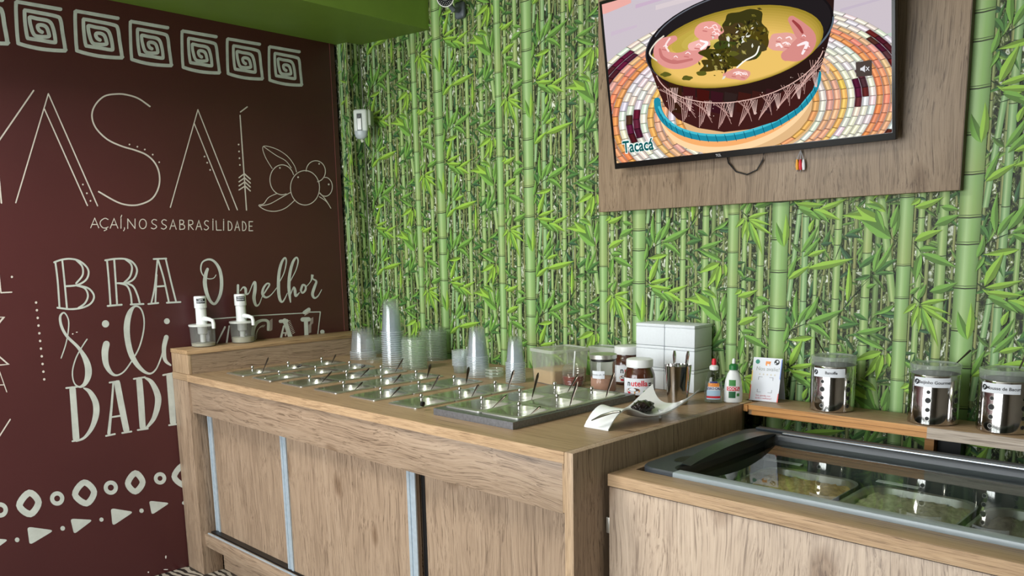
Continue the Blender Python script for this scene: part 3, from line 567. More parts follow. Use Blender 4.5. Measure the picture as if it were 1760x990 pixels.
for i in range(110):
    x, z, a, l = rq.uniform(.993, 1.065), rq.uniform(.9, 2.5), rq.uniform(0, 6.3), rq.uniform(.03, .08)
    leaf((x, z), (x+l*math.cos(a), z+l*math.sin(a)), rq.uniform(.008, .016), rq.choice((GR, DG, DG, TL)), 10+i*.03, rq)
pil.tone(.80, .07); pil.build('pilaster_print', M_PRINT, pilaster)
obj('paper_seam', bx(-.0515, -.0500, WY-.0050, WY-.0042, .9, 2.49), pm('paper_seam_edge', (206, 212, 190), .7), wall_back)

# ------------------------------------------------------------------ serving counter
HC = .938
COLX = [.203, .434, .672, .914, 1.151, 1.383]; ROWY = [.213, .392, .571]
PW, PD = .158, .177
ctr = thing('serving_counter', 'long oak-effect serving counter with sliding doors against the maroon wall', 'counter', (1.05, .5, 0))
def cpart(n, b, m, par=None): return obj(n, b, m, par or ctr, world=True)
bm = bmesh.new(); y0, y1 = ROWY[0]-PD/2+.004, ROWY[2]+PD/2-.004; cur = -.145
for c in COLX+[1.755]:
    hw = PW/2-.004 if c < 1.5 else .172; a, b = (y0, y1) if c < 1.5 else (.11, .69)
    bx(cur, c-hw, .0, .985, HC-.03, HC, bm=bm); bx(c-hw, c+hw, .0, a, HC-.03, HC, bm=bm); bx(c-hw, c+hw, b, .985, HC-.03, HC, bm=bm); cur = c+hw
bx(cur, 2.216, .0, .985, HC-.03, HC, bm=bm)
cpart('worktop', bm, M_TOP)
cpart('back_strip', bx(-.05, 2.24, .9885, WY-.004, HC-.03, HC-.001), M_TOP)
cpart('front_edge', bx(.012, 2.2155, -.0025, .0, HC-.031, HC-.0004), M_EDGE_X)
cpart('apron', bx(.012, 2.2, .010, .032, .766, HC-.031, .0015), M_WOOD_X)
cpart('apron_end', bx(2.2, 2.2155, .008, .03, .770, HC-.031, .001), M_EDGE_Z)
cpart('end_panel', bx(2.2172, 2.2465, -.001, .866, 0, HC+.0005, .0015), M_WOOD_Z)
cpart('end_panel_edge', bx(2.2172, 2.2462, -.003, -.001, .001, HC, .0006), M_EDGE_Z)
cpart('pillar', bx(-.147, .012, .0, .095, 0, HC-.031, .0015), M_WOOD_Z)
cpart('back_panel', bx(-.147, 2.21, .93, .948, 0, HC-.032), M_WOOD_Z)
cpart('bottom_rail', bx(.012, 2.2155, .018, .092, .135, .192, .0015), M_WOOD_X)
cpart('floor_track', bx(.02, 2.21, .046, .088, .192, .2), M_BLACK)
cpart('track_lip', bx(.02, 2.21, .030, .036, .192, .197), M_ALU)
cpart('kick_board', bx(.012, 2.2155, .10, .118, 0, .135), M_WOOD_X)
def door(x0, x1, y, al, ar):
    d = cpart('sliding_door', bx(x0, x1, y, y+.016, .2, .80), M_WOOD_Z)
    for on, x in ((al, x0), (ar, x1-.042)):
        if on:
            b = bx(x, x+.014, y-.004, y, .196, .80); bx(x+.014, x+.030, y-.0015, y, .196, .80, bm=b); bx(x+.030, x+.044, y-.005, y, .196, .80, bm=b)
            cpart('door_profile', b, M_ALU, d)
door(.02, .72, .074, True, False); door(.695, 1.535, .052, True, True); door(1.53, 2.2, .074, False, False)
cpart('door_shadow_gap', bx(1.5365, 1.556, .0725, .0738, .2, .8), M_BLACK)
# upstand along the painted wall
led = thing('wall_ledge', 'low oak-effect ledge box along the maroon wall at the end of the counter', 'ledge', (-.06, .47, HC))
cp = lambda n, b, m: obj(n, b, m, led, world=True)
cp('ledge_top', bx(-.148, .026, .001, .985, 1.027, 1.045, .001), M_EDGE_Y); cp('ledge_side', bx(.004, .022, .018, .985, HC+.0005, 1.0265), M_WOOD_Y)
cp('ledge_end', bx(-.146, .023, .003, .018, HC+.0005, 1.0265, .001), M_EDGE_Z)

# ------------------------------------------------------------------ pans, lids, spoons
def rrect(hx, hy, r, n=5):
    p = []
    for cx, cy, a in ((hx-r, hy-r, 0), (-hx+r, hy-r, 90), (-hx+r, -hy+r, 180), (hx-r, -hy+r, 270)):
        for i in range(n+1): t = math.radians(a+90*i/n); p.append((cx+r*math.cos(t), cy+r*math.sin(t)))
    return p
def loops_bm(loops, cap0=False, cap1=False):
    bm = bmesh.new(); R = [[bm.verts.new(v) for v in l] for l in loops]; n = len(R[0])
    for a, b in zip(R, R[1:]):
        for i in range(n): bm.faces.new((a[i], a[(i+1) % n], b[(i+1) % n], b[i]))
    if cap0: bm.faces.new(R[0][::-1])
    if cap1: bm.faces.new(R[-1])
    bmesh.ops.recalc_face_normals(bm, faces=bm.faces); return bm
def pan_bm(w, d):
    lp = lambda hx, hy, r, z: [(x, y, z) for x, y in rrect(hx, hy, r)]
    return loops_bm([lp(w/2, d/2, .012, .000), lp(w/2, d/2, .012, .0035), lp(w/2-.003, d/2-.003, .011, .005), lp(w/2-.011, d/2-.012, .026, .0045), lp(w/2-.014, d/2-.015, .03, .001), lp(w/2-.018, d/2-.02, .034, -.03), lp(w/2-.024, d/2-.027, .036, -.062), lp(.02, .02, .015, -.066)], cap1=True)
def lid_bm(w, d):
    """clear lid with the usual notch for the spoon on its right side"""
    hx, hy = w/2-.004, d/2-.004; o = []
    for cx, cy, a in ((-hx+.014, hy-.014, 90), (-hx+.014, -hy+.014, 180), (hx-.014, -hy+.014, 270)):
        for k in range(5): t = math.radians(a+90*k/4); o.append((cx+.014*math.cos(t), cy+.014*math.sin(t)))
    o += [(hx, -.034), (.034, -.034), (.027, -.027), (.027, .046), (.034, .053), (hx, .053)]
    for k in range(5): t = math.radians(90*k/4); o.append((hx-.014+.014*math.cos(t), hy-.014+.014*math.sin(t)))
    bm = bmesh.new(); lo = [bm.verts.new((x, y, .0058)) for x, y in o]; hi = [bm.verts.new((x, y, .0086)) for x, y in o]; n = len(o)
    bm.faces.new(lo[::-1]); bm.faces.new(hi)
    for k in range(n): bm.faces.new((lo[k], lo[(k+1) % n], hi[(k+1) % n], hi[k]))
    bmesh.ops.recalc_face_normals(bm, faces=bm.faces); return bm
knob_prof = [(.0045, .0088), (.0045, .013), (.0030, .016), (.0034, .0185), (.0062, .021), (.0072, .0255), (.0060, .030), (.0032, .0325), (0, .033)]
pan_me = bpy.data.meshes.new('pan'); b = pan_bm(PW, PD); smooth_bm(b, 50); b.to_mesh(pan_me); b.free(); pan_me.materials.append(M_STEEL)
lid_me = bpy.data.meshes.new('pane'); b = lid_bm(PW-.012, PD-.012); smooth_bm(b); b.to_mesh(lid_me); b.free(); lid_me.materials.append(M_LIDGLASS)
knob_me = bpy.data.meshes.new('knob'); b = lathe(knob_prof, 14); smooth_bm(b); b.to_mesh(knob_me); b.free(); knob_me.materials.append(M_STEELB)
tpan_me = bpy.data.meshes.new('tray_pan'); b = pan_bm(.163, PD); smooth_bm(b, 50); b.to_mesh(tpan_me); b.free(); tpan_me.materials.append(M_STEEL)
OR = ('first', 'second', 'third', 'fourth', 'fifth', 'sixth'); RW = ('front', 'middle', 'back')
def link(name, me, parent=None, loc=(0, 0, 0)):
    o = bpy.data.objects.new(name, me); COL.objects.link(o); o.parent = parent; o.location = loc; return o
def pan_set(x, y, z, where, me):
    p = thing('food_pan', 'steel pan with knobbed clear lid, '+where, 'pan', (x, y, z), 0, 'topping pans'); link('pan_body', me, p); l = link('lid', lid_me, p); link('knob', knob_me, l)
def where_c(i, j): return '%s row, %s column from the ledge' % (RW[j], OR[i])
def where_t(i, j): return '%s row, %s column of the raised tray' % (RW[j], ('left', 'right')[i])
for i, x in enumerate(COLX):
    for j, y in enumerate(ROWY): pan_set(x, y, HC+.0003, where_c(i, j), pan_me)
TX, TY, TZ = [1.672, 1.838], [.227, .405, .583], .9605
tr = thing('pan_tray', 'raised galvanised steel tray frame holding six topping pans', 'tray', (1.755, .4, HC))
bm = bmesh.new(); X0, X1, Y0, Y1 = 1.578, 1.932, .102, .703
a0, a1, b0, b1 = TX[0]-.078, TX[1]+.078, TY[0]-.085, TY[2]+.085
for q in ((X0, X1, Y0, b0), (X0, X1, b1, Y1), (X0, a0, b0, b1), (a1, X1, b0, b1)): bx(*q, HC+.0005, TZ-.0003, bm=bm)
obj('tray_frame', bm, M_STEELD, tr, world=True)
for i, x in enumerate(TX):
    for j, y in enumerate(TY): pan_set(x, y, TZ, where_t(i, j), tpan_me)
M_CHOC = pm('dark_spoon_steel', (96, 88, 80), .28, 1.0, .1, 40)
def at_depth(px, py, p): return CAM + ray(px, py)*((p-CAM).dot(fw))
def spoon(bp, tp, zb, where, ctr_, wmax=.0110, mat=None):
    p = onZ(bp[0], bp[1], zb); t = at_depth(tp[0], tp[1], p); d = t-p
    side = Vector((-d.y, d.x, 0)).normalized() if Vector((d.x, d.y, 0)).length > 1e-4 else Vector((1, 0, 0))
    root = thing('spoon', 'steel spoon in the pan, '+where, 'spoon', p, 0, 'spoons in the topping pans')
    n = 9; low = Vector((ctr_[0]*.55+p.x*.45, ctr_[1]*.55+p.y*.45, zb-.034))-p; pts = [low]+[d*(k/(n-1)) for k in range(n)]
    rad = [.0032]+[.0034+(wmax-.0034)*min(1, (k/(n-1))**1.3*1.15) for k in range(n-2)]+[wmax*.92, wmax*.35]
    obj('handle', tube(pts, rad[:len(pts)], 10, flat=.35), mat or M_CHOC, root)
    b = lathe([(0, -.004), (.009, -.003), (.014, 0), (.0135, .001), (.008, -.001), (0, -.002)], 14, 1.0, 1.35); bmesh.ops.translate(b, verts=b.verts, vec=pts[0])
    obj('bowl', b, mat or M_CHOC, root)
SPC = {(0, 0): ((450.5, 641.2), (461.5, 614)), (0, 2): ((569, 626), (577.5, 609)), (2, 0): ((552, 658.6), (570.5, 638)), (2, 1): ((619.6, 648.4), (635, 632.7)), (2, 2): ((679.3, 639.5), (693, 615.7)), (3, 0): ((610.7, 669.5), (623.6, 656.6)), (3, 1): ((676, 659.3), (689.5, 643)), (3, 2): ((734.5, 648.4), (740, 626)), (4, 0): ((671.8, 681.8), (688.2, 664.8)), (4, 1): ((741.4, 669.5), (755.7, 644.3)), (4, 2): ((801.2, 658.8), (805.8, 630.7)), (5, 1): ((810.4, 682.3), (822.8, 660.8)), (5, 2): ((872.4, 670.6), (883.5, 636))}
for (i, j), (a, t) in SPC.items(): spoon(a, t, HC+.0005, where_c(i, j), (COLX[i], ROWY[j]))
SPT = {(0, 0): ((847, 700.6), (871, 678.4)), (0, 1): ((913.6, 687), (925.4, 640.5)), (0, 2): ((974.7, 675.3), (993.6, 644)), (1, 0): ((911.6, 712.4), (929.3, 698)), (1, 1): ((979, 698), (993, 655.6)), (1, 2): ((1040.6, 684.4), (1055.8, 640.5))}
for (i, j), (a, t) in SPT.items(): spoon(a, t, TZ+.0005, where_t(i, j), (TX[i], TY[j]), .0095)
for (i, j), a, t in (((0, 1), (511, 631), (519, 627)), ((1, 2), (621, 631.5), (627, 628)), ((5, 0), (725.5, 698.5), (727.5, 690))):
    p = onZ(a[0], a[1], HC+.014); q = at_depth(t[0], t[1], p); r_ = .008 if i < 5 else .011
    o = obj('scoop', tube([Vector((0, 0, 0)), (q-p)*.5, q-p], [r_*.75, r_, r_*.7], 10, flat=.6), M_BLACK); o.location = p
    tag(o, 'short black scoop handle on the pan, '+where_c(i, j), 'scoop', 'black scoop handles')
tg = thing('tongs', 'slim steel tongs lying across a front-row pan near the ledge', 'tongs', onZ(456, 650, HC+.02))
tp0 = onZ(456, 650, HC+.022)-tg.location; tp1 = onZ(498, 643.6, HC+.016)-tg.location
for s in (-1, 1): obj('arm', tube([tp0, tp0*.5+tp1*.5+Vector((s*.009, s*.006, .003)), tp1+Vector((s*.008, s*.005, 0))], [.004, .004, .005], 8, flat=.5), M_STEEL, tg)
obj('tip', lathe([(0, 0), (.012, .001), (.016, .005), (.013, .009), (0, .01)], 14, loc=tp1-Vector((0, 0, .004))), M_GLASS, tg)
# what lies in the pans
def lumps(name, hx, hy, h, n, mat, label, cat, loc, seed=1):
    rnd = random.Random(seed); bm = bmesh.new()
    for i in range(n):
        x, y = rnd.uniform(-hx, hx), rnd.uniform(-hy, hy); r = rnd.uniform(.003, .006)
        mtx = Matrix.Translation((x, y, rnd.uniform(0, h)*(1-(x/hx)**2*.6)*(1-(y/hy)**2*.6))) @ Matrix.Rotation(rnd.uniform(0, 3), 4, 'X') @ Matrix.Diagonal((r*rnd.uniform(.7, 1.5), r, r*.8, 1))
        bmesh.ops.create_icosphere(bm, subdivisions=1, radius=1, matrix=mtx)
    o = obj(name, bm, mat); o.location = loc; tag(o, label, cat, kind='stuff'); return o
lumps('topping', .028, .045, .026, 170, pm('cream_crumbs', (226, 210, 150), .7), 'pale yellow crumbled topping in the fourth column front pan', 'topping', (COLX[3]-.018, ROWY[0], HC-.040), 2)
for i, j, c, nm in ((2, 0, (196, 176, 140), 'beige grain topping in the third column front pan'), (0, 0, (120, 96, 70), 'brown crumb topping in the first column front pan'), (4, 1, (150, 130, 84), 'olive brown topping in the fifth column middle pan'), (4, 0, (158, 150, 96), 'olive green topping in the fifth column front pan'), (3, 1, (140, 128, 90), 'grey green topping in the fourth column middle pan'), (5, 0, (176, 168, 150), 'grey white topping in the sixth column front pan')):
    lumps('topping', .040, .046, .014, 150, pm('topping_%d%d' % (i, j), c, .7), nm, 'topping', (COLX[i], ROWY[j], HC-.052), i*7+j)

# ------------------------------------------------------------------ cup and lid stacks
M_RIM = glass('cup_rim_plastic', (.9, .93, .94), 1.5, .08, .42, (.90, .95, 1.0)); M_RIMB = glass('bowl_rim_plastic', (.9, .93, .9), 1.5, .08, .34, (.84, .92, .84))
def mesh_of(name, bm, mat, ang=35):
    me = bpy.data.meshes.new(name); smooth_bm(bm, ang); zt = max(v.co.z for v in bm.verts); up = name in ('sauce_cup', 'round_lid')
    for f in bm.faces:
        z = f.calc_center_median().z; r = math.hypot(*f.verts[0].co.xy)
        if (not up and z < .0045) or (up and zt-z < .005 and r > .03): f.material_index = 1
    bm.to_mesh(me); bm.free(); me.materials.append(mat); me.materials.append(M_RIM if mat is M_CUP else M_RIMB); return me
def cup_prof(rr, tr_, h): return [(rr-.001, 0), (rr+.0022, .0006), (rr+.0026, .0024), (rr+.0018, .004), (rr-.0014, .0046), (rr-.0018, .012), (tr_+(rr-tr_)*.5, h*.5), (tr_+.0008, h-.006), (tr_-.001, h-.0015), (tr_-.004, h), (tr_-.006, h-.002), (0, h-.002)]
def bowl_prof(r, h): return [(0, .001), (r*.80, .001), (r*.86, .0), (r*.9, h*.5), (r*.955, h*.8), (r*1.0, h*.82), (r*1.012, h*.9), (r, h)]
ORD = ['first', 'second', 'third', 'fourth', 'fifth', 'sixth', 'seventh', 'eighth', 'ninth', 'tenth', 'eleventh', 'twelfth', 'thirteenth', 'fourteenth', 'fifteenth', 'sixteenth', 'seventeenth', 'eighteenth', 'nineteenth']
def stack(x, y, me, n, pitch, name, label_top, label, cat, group, inverted=True, z=HC):
    for k in range(n):
        o = link(name, me, None, (x, y, z+.0004+k*pitch)); top = k == n-1
        tag(o, label_top if top else ORD[n-1-k]+' '+label, cat, group)
stack(.561, .722, mesh_of('tall_cup', lathe(cup_prof(.0475, .0335, .150), 36), M_CUP), 17, .0099, 'plastic_cup', 'topmost cup of the tallest upside-down clear cup stack', 'clear cup from the top of the tallest upside-down stack', 'cup', 'cups in the tallest stack')
stack(1.100, .750, mesh_of('mid_cup', lathe(cup_prof(.0445, .0305, .125), 36), M_CUP), 13, .0069, 'plastic_cup', 'topmost cup of the upside-down stack behind the fifth pan column', 'clear cup from the top of the stack behind the fifth pan column', 'cup', 'cups in the middle stack')
stack(1.324, .744, mesh_of('slim_cup', lathe(cup_prof(.0378, .0258, .105), 36), M_CUP), 12, .0069, 'plastic_cup', 'topmost cup of the slim frosted stack left of the granola tub', 'cup from the top of the slim stack left of the granola tub', 'cup', 'cups in the slim stack')
stack(.201, .813, mesh_of('wide_cup', lathe(cup_prof(.063, .048, .118), 36), M_CUP), 5, .0085, 'plastic_cup', 'topmost wide cup of the short upside-down stack by the ledge', 'wide cup from the top of the short stack by the ledge', 'cup', 'cups in the short stack by the ledge')
stack(.697, .739, mesh_of('dessert_bowl', lathe(cup_prof(.0545, .0495, .020), 36), M_BOWL), 18, .0075, 'plastic_bowl', 'topmost shallow bowl of the ribbed stack beside the tallest cups', 'bowl from the top of the ribbed stack beside the tallest cups', 'bowl', 'bowls beside the tallest cups')
stack(.525, 1.000, mesh_of('wide_bowl', lathe(cup_prof(.0625, .0585, .020), 36), M_BOWL), 18, .0078, 'plastic_bowl', 'topmost wide bowl of the ribbed stack by the bamboo wall', 'wide bowl from the top of the stack by the bamboo wall', 'bowl', 'bowls by the bamboo wall')
stack(.965, .775, mesh_of('sauce_cup', lathe([(0, .002), (.027, .002), (.029, 0), (.0335, .033), (.0362, .034), (.0368, .036), (.0355, .038)], 36), M_CUP), 12, .0056, 'sauce_cup', 'topmost sauce cup of the small upright ribbed stack', 'sauce cup from the top of the small upright stack', 'cup', 'sauce cups')
stack(1.192, .755, mesh_of('round_lid', lathe([(0, .010), (.030, .010), (.033, .016), (.037, .016), (.0388, .011), (.0388, .001), (.0376, 0)], 36), M_BOWL), 3, .0128, 'round_cover', 'topmost of the low pile of round clear lids', 'round lid from the top of the low pile between cup stacks', 'lid', 'round lids')
stack(.075, .985, mesh_of('back_bowl', lathe(cup_prof(.050, .046, .020), 32), M_BOWL), 10, .0076, 'plastic_bowl', 'topmost bowl of the half-hidden stack behind the short cup stack', 'bowl from the top of the half-hidden stack behind the short cups', 'bowl', 'half-hidden bowls')
o = obj('flat_cover', lathe([(0, .012), (.030, .012), (.034, .017), (.041, .017), (.0445, .011), (.0455, 0), (.0445, .001)], 32), M_BOWL); o.location = (.354, .772, HC+.0003); tag(o, 'single flat clear lid lying in front of the tallest cups', 'lid')
o = obj('plastic_cup', lathe(cup_prof(.030, .024, .085), 28), M_CUP); o.location = (1.345, .86, HC+.0003); tag(o, 'lone clear cup half hidden behind the granola tub', 'cup')

# ------------------------------------------------------------------ tubs, jars and boxes at the wall
def tub(loc, rz, w, d, h, label, mat, lidmat, fill=None):
    t = thing('storage_tub', label, 'tub', loc, rz); lp = lambda s, z, r=.016: [(x, y, z) for x, y in rrect(w/2*s, d/2*s, r)]
    obj('tub_body', loops_bm([lp(.90, .0005), lp(.915, .003), lp(.985, h-.014), lp(1.0, h-.012), lp(1.0, h-.008)], cap0=True), mat, t)
    obj('tub_lid', loops_bm([lp(1.03, h-.012), lp(1.035, h-.009), lp(1.035, h-.002), lp(1.02, h), lp(.93, h), lp(.92, h-.004), lp(.4, h-.003)], cap1=True), lidmat, t)
    if fill:
        g = loops_bm([lp(.885, .004), lp(.93, fill), lp(.6, fill+.004)], True, True); obj('granola_fill', g, pm('granola', (198, 166, 112), .8, 0, .55, 420, .8), t)
    return t
M_TUBLID = glass('tub_lid_plastic', (.9, .92, .9), 1.45, .2, .62, (.80, .84, .78)); M_TUBW = glass('milky_tub_plastic', (.9, .92, .9), 1.45, .2, .72, (.84, .85, .80))
tub((1.462, .852, HC+.0003), math.radians(-13), .150, .185, .136, 'clear plastic tub of granola with a white lid beside the slim cups', M_TUB, M_TUBLID, .055)
tub((1.567, 1.021, HC+.0003), 0, .140, .080, .132, 'milky lidded plastic tub behind the granola tub and honey jar', M_TUBW, M_TUBLID)
# honey jar shaped like a skep
hn = thing('honey_jar', 'ribbed beehive glass honey jar with dipper in front of the tubs', 'jar', (1.575, .800, HC+.0003))
prof = [(0, .001), (.030, .001), (.034, .004)]
for k in range(9):
    z = .008+k*.0088; r = .036+.007*math.sin(math.pi*min(1, (z+.006)/.098)) if z < .06 else .043*math.sqrt(max(.12, 1-((z-.05)/.045)**2))
    prof += [(r-.0012, z), (r+.0012, z+.0044)]
prof += [(.016, .0885), (.008, .091), (.004, .0925), (.0035, .096), (.006, .099), (.0065, .103), (.004, .107), (0, .108)]
obj('glass_body', lathe(prof, 28), glass('ribbed_glass', (.93, .95, .93), 1.6, .04, .10, (.85, .88, .85)), hn)
obj('honey', lathe([(0, .003), (.031, .003), (.036, .012), (.0405, .03), (.0405, .042), (0, .042)], 28), pm('honey', (120, 34, 14), .12, 0, .2, 20, 0, .6, .6), hn)
obj('dipper', tube([(0, 0, .01), (.002, .001, .06), (.006, .003, .118), (.007, .004, .135)], [.004, .003, .003, .0035], 8), M_WHITE, hn)
# glass jar with steel lid
gx, gy = 1.729, .787; gj = thing('glass_jar', 'tall glass jar of pinkish powder with a steel lid and paper label', 'jar', (gx, gy, HC+.0003)); fa = facing(gx, gy)
obj('glass_body', lathe([(0, .001), (.044, .001), (.0475, .004), (.0475, .112), (.0455, .116)], 36), M_GLASS, gj)
obj('powder', lathe([(0, .004), (.0455, .004), (.0455, .052), (.02, .050), (0, .053)], 32), pm('cocoa_powder', (176, 134, 112), .9, 0, .08, 90), gj)
obj('jar_lid', lathe([(0, .138), (.046, .138), (.0495, .136), (.0495, .122), (.047, .120), (0, .120)], 36), M_STEEL, gj)
obj('seal_ring', lathe([(.0440, .120), (.0458, .119), (.0458, .113), (.0440, .112)], 36), M_BLACK, gj)
lb = obj('jar_label', patch(.0481, fa-.42, .050, .052, .080), M_PAPER, gj); me = bend(text_mesh('Granola s/A  P5', .0085), .0484, fa-.42, .066); obj('label_lettering', me, M_INK, lb)
# two jars of hazelnut spread
M_SPREAD = pm('hazelnut_spread', (74, 38, 22), .16, 0, .12, 12, 0, .6, .5); M_RED = pm('red_print', (206, 24, 44), .5); M_BREAD = pm('bread_print', (206, 150, 92), .6, 0, .3, 60); M_LEAFG = pm('green_print', (60, 130, 60), .6)
def spread_jar(x, y, s, label, da=0.0):
    j = thing('spread_jar', label, 'jar', (x, y, HC+.0003)); a = facing(x, y)+da; S = lambda l: [(r*s, z*s) for r, z in l]
    obj('jar_body', lathe(S([(0, .001), (.044, .001), (.050, .004), (.053, .012), (.0545, .03), (.0545, .066), (.0525, .080), (.047, .095), (.043, .103), (.043, .109)]), 36), M_SPREAD, j)
    obj('jar_lid', lathe(S([(.0455, .105), (.0468, .106), (.0468, .128), (.0455, .132), (.042, .1335), (0, .1335)]), 36), M_WHITE, j)
    lb = obj('jar_label', patch(.0551*s, a, .128*s, .012*s, .070*s, 20), M_PAPER, j)
    R = .0555*s; m1 = text_mesh('n', .0275*s, 'LEFT', .0006*s); m2 = text_mesh('utella', .0275*s, 'LEFT', .0006*s)
    obj('label_lettering', bend(m1, R, a-.74, .052*s), M_INK, lb); obj('label_lettering', bend(m2, R, a-.74+.0152/.0555, .052*s), M_RED, lb)
    def blob(cu, cz, ru, rz_, mat, k=0.0):
        b = bmesh.new(); b.faces.new([b.verts.new((cu+ru*math.cos(t*.4488), cz+rz_*math.sin(t*.4488), 0)) for t in range(14)]); me = bpy.data.meshes.new('b'); b.to_mesh(me); b.free(); obj('label_picture', bend(me, R+k, a, 0), mat, lb)
    blob(-.018*s, .027*s, .026*s, .010*s, M_BREAD); blob(-.016*s, .031*s, .022*s, .006*s, M_SPREAD, .0002*s); blob(-.012*s, .030*s, .005*s, .004*s, M_WHITE, .0004*s); blob(.026*s, .024*s, .008*s, .005*s, M_LEAFG); blob(.028*s, .026*s, .004*s, .004*s, pm('yellow_print', (232, 206, 60), .5), .0002*s); blob(-.033*s, .020*s, .006*s, .004*s, M_RED, .0003*s)
    for dz in (0, .007): me = bpy.data.meshes.new('b'); b = bx(.038*s, .050*s, (.050-dz)*s, (.055-dz)*s, 0, .0001); b.to_mesh(me); b.free(); obj('label_block', bend(me, R, a, 0), pm('grey_print', (80, 76, 84), .6), lb)
spread_jar(1.894, .781, 1.0, 'large jar of hazelnut spread with white lid in front of the white boxes', -.10)
spread_jar(1.696, .982, 1.10, 'second jar of hazelnut spread half hidden behind the steel-lidded glass jar', .25)
# six foam boxes
M_FOAM = pm('white_foam', (214, 220, 224), .7, 0, .02, 120, .1)
def foam_box(x0, x1, z0, label):
    t = thing('foam_box', label, 'box', ((x0+x1)/2, 1.0, z0), 0, 'white foam boxes'); w = (x1-x0)/2-.0008
    obj('box_body', bx(-w, w, -.060, .058, .0004, .0685, .003), M_FOAM, t); obj('box_lid', bx(-w, w, -.0605, .0585, .0686, .0798, .003), M_FOAM, t)
for r, z in ((0, HC), (1, HC+.0805), (2, HC+.161)):
    for c, (a, b) in enumerate(((1.763, 1.889), (1.889, 2.016))): foam_box(a, b, z, 'white foam box, %s of its stack, %s stack by the bamboo wall' % (('bottom', 'middle', 'top')[r], ('left', 'right')[c]))
# steel tumbler with spoons
tm = thing('steel_tumbler', 'polished steel tumbler standing right of the spread jar', 'tumbler', (2.076, .742, HC+.0003))
obj('tumbler_body', lathe([(0, .001), (.030, .001), (.0325, .003), (.0385, .065), (.0440, .128), (.0448, .1295), (.0437, .1295), (.038, .065), (.0315, .005), (0, .004)], 40), M_STEELB, tm)
for dx, dy, lx, ly, nm in ((-.012, -.004, -.003, .004, 'left'), (.008, .012, .016, .006, 'right')):
    s_ = thing('spoon', '%s one of two steel spoons standing in the tumbler' % nm, 'spoon', (2.076+dx, .742+dy, HC+.012)); pts = [(0, 0, 0), (lx*.4, ly*.4, .06), (lx*.8, ly*.8, .12), (lx, ly, .15), (lx*1.1, ly*1.1, .165)]
    obj('handle', tube(pts, [.004, .0045, .0068, .0095, .0055], 10, flat=.6), M_STEELB, s_); b = lathe([(0, -.002), (.010, 0), (.0135, .004), (.010, .003), (0, .001)], 12); obj('bowl', b, M_STEELB, s_)
# two sweetener bottles
def bottle(x, y, s, label, mat, prof, cols):
    t = thing('sweetener_bottle', label, 'bottle', (x, y, HC+.0003), facing(x, y)+math.pi/2)
    obj('bottle_body', lathe(prof, 28, 1.0, .72), mat, t); return t
bp_ = [(0, .001), (.026, .001), (.0295, .004), (.0305, .014), (.0300, .040), (.0265, .072), (.0195, .096), (.0125, .108), (.0105, .112)]
b1 = bottle(2.157, .832, 1, 'clear sweetener squeeze bottle with white collar and red tip', M_GLASS, bp_, None)
obj('sweetener', lathe([(0, .003), (.0285, .004), (.0290, .040), (.024, .070), (0, .070)], 24, 1, .7), glass('clear_sweetener', (.93, .95, .96), 1.33, .02, .12, (.8, .84, .88)), b1)
obj('collar', lathe([(.0130, .110), (.0148, .111), (.0148, .122), (.010, .126), (.007, .127)], 24), M_WHITE, b1); obj('tip', lathe([(.0075, .126), (.0078, .140), (.0055, .1475), (0, .1485)], 18), M_RED, b1)
b2 = bottle(2.206, .873, 1, 'white sweetener squeeze bottle with green cap and white tip', M_WHITE, bp_, None)
obj('collar', lathe([(.0130, .110), (.0150, .111), (.0150, .125), (.009, .130), (.006, .131)], 24), pm('green_cap', (30, 110, 50), .4), b2); obj('tip', lathe([(.0055, .130), (.0055, .142), (.0035, .1475), (0, .148)], 18), M_WHITE, b2)
def flatlabel(par, x0, x1, z0, z1, y, mat, nm='bottle_label'):   # printed face following the oval body
    b = bmesh.new(); n = 10; lo = []; hi = []
    for i in range(n+1):
        x = x0+(x1-x0)*i/n; yy = lambda z: -(.72*math.sqrt(max(1e-6, (rad_at(z)+y)**2-x*x)))
        lo.append(b.verts.new((x, yy(z0), z0))); hi.append(b.verts.new((x, yy(z1), z1)))
    for i in range(n): b.faces.new((lo[i], lo[i+1], hi[i+1], hi[i]))
    return obj(nm, b, mat, par)
def rad_at(z):
    for (r0, z0), (r1, z1) in zip(bp_[2:], bp_[3:]):
        if z0 <= z <= z1: return r0+(r1-r0)*(z-z0)/(z1-z0)
    return .03
def flattext(par, s, size, x, z, y, mat, sx=1.0, bold=0.0003):
    me = text_mesh(s, size, 'CENTER', bold, 0, sx)
    for v in me.vertices:
        xx, zz = v.co.x+x, v.co.y+z; v.co = Vector((xx, -.72*math.sqrt(max(1e-6, (rad_at(zz)+y)**2-xx*xx)), zz))
    return obj('label_lettering', me, mat, par)
M_SKY = pm('pale_blue_print', (176, 208, 232), .5); M_NAVY = pm('navy_print', (30, 44, 110), .5); M_ORANGE = pm('orange_print', (226, 140, 60), .5, 0, .3, 140)
flatlabel(b1, -.022, .022, .014, .044, .0008, M_SKY); flatlabel(b1, -.020, .020, .044, .056, .0008, M_PAPER); flatlabel(b1, -.018, .018, .056, .068, .0010, M_ORANGE); flatlabel(b1, -.012, .012, .068, .0735, .0010, M_NAVY); flatlabel(b1, -.022, .022, .018, .025, .0012, M_RED); flattext(b1, 'ZERO-CAL', .0105, 0, .050, .0016, M_NAVY, .85)
flatlabel(b2, -.014, .008, .058, .078, .0008, M_LEAFG); flatlabel(b2, -.014, .008, .018, .040, .0008, pm('dark_green_print', (28, 92, 52), .5)); flatlabel(b2, -.020, .020, .0425, .0555, .0010, M_RED); flattext(b2, 'DOCYL', .012, .001, .049, .0016, M_PAPER, .9); flatlabel(b2, .012, .020, .024, .034, .0010, M_LEAFG)
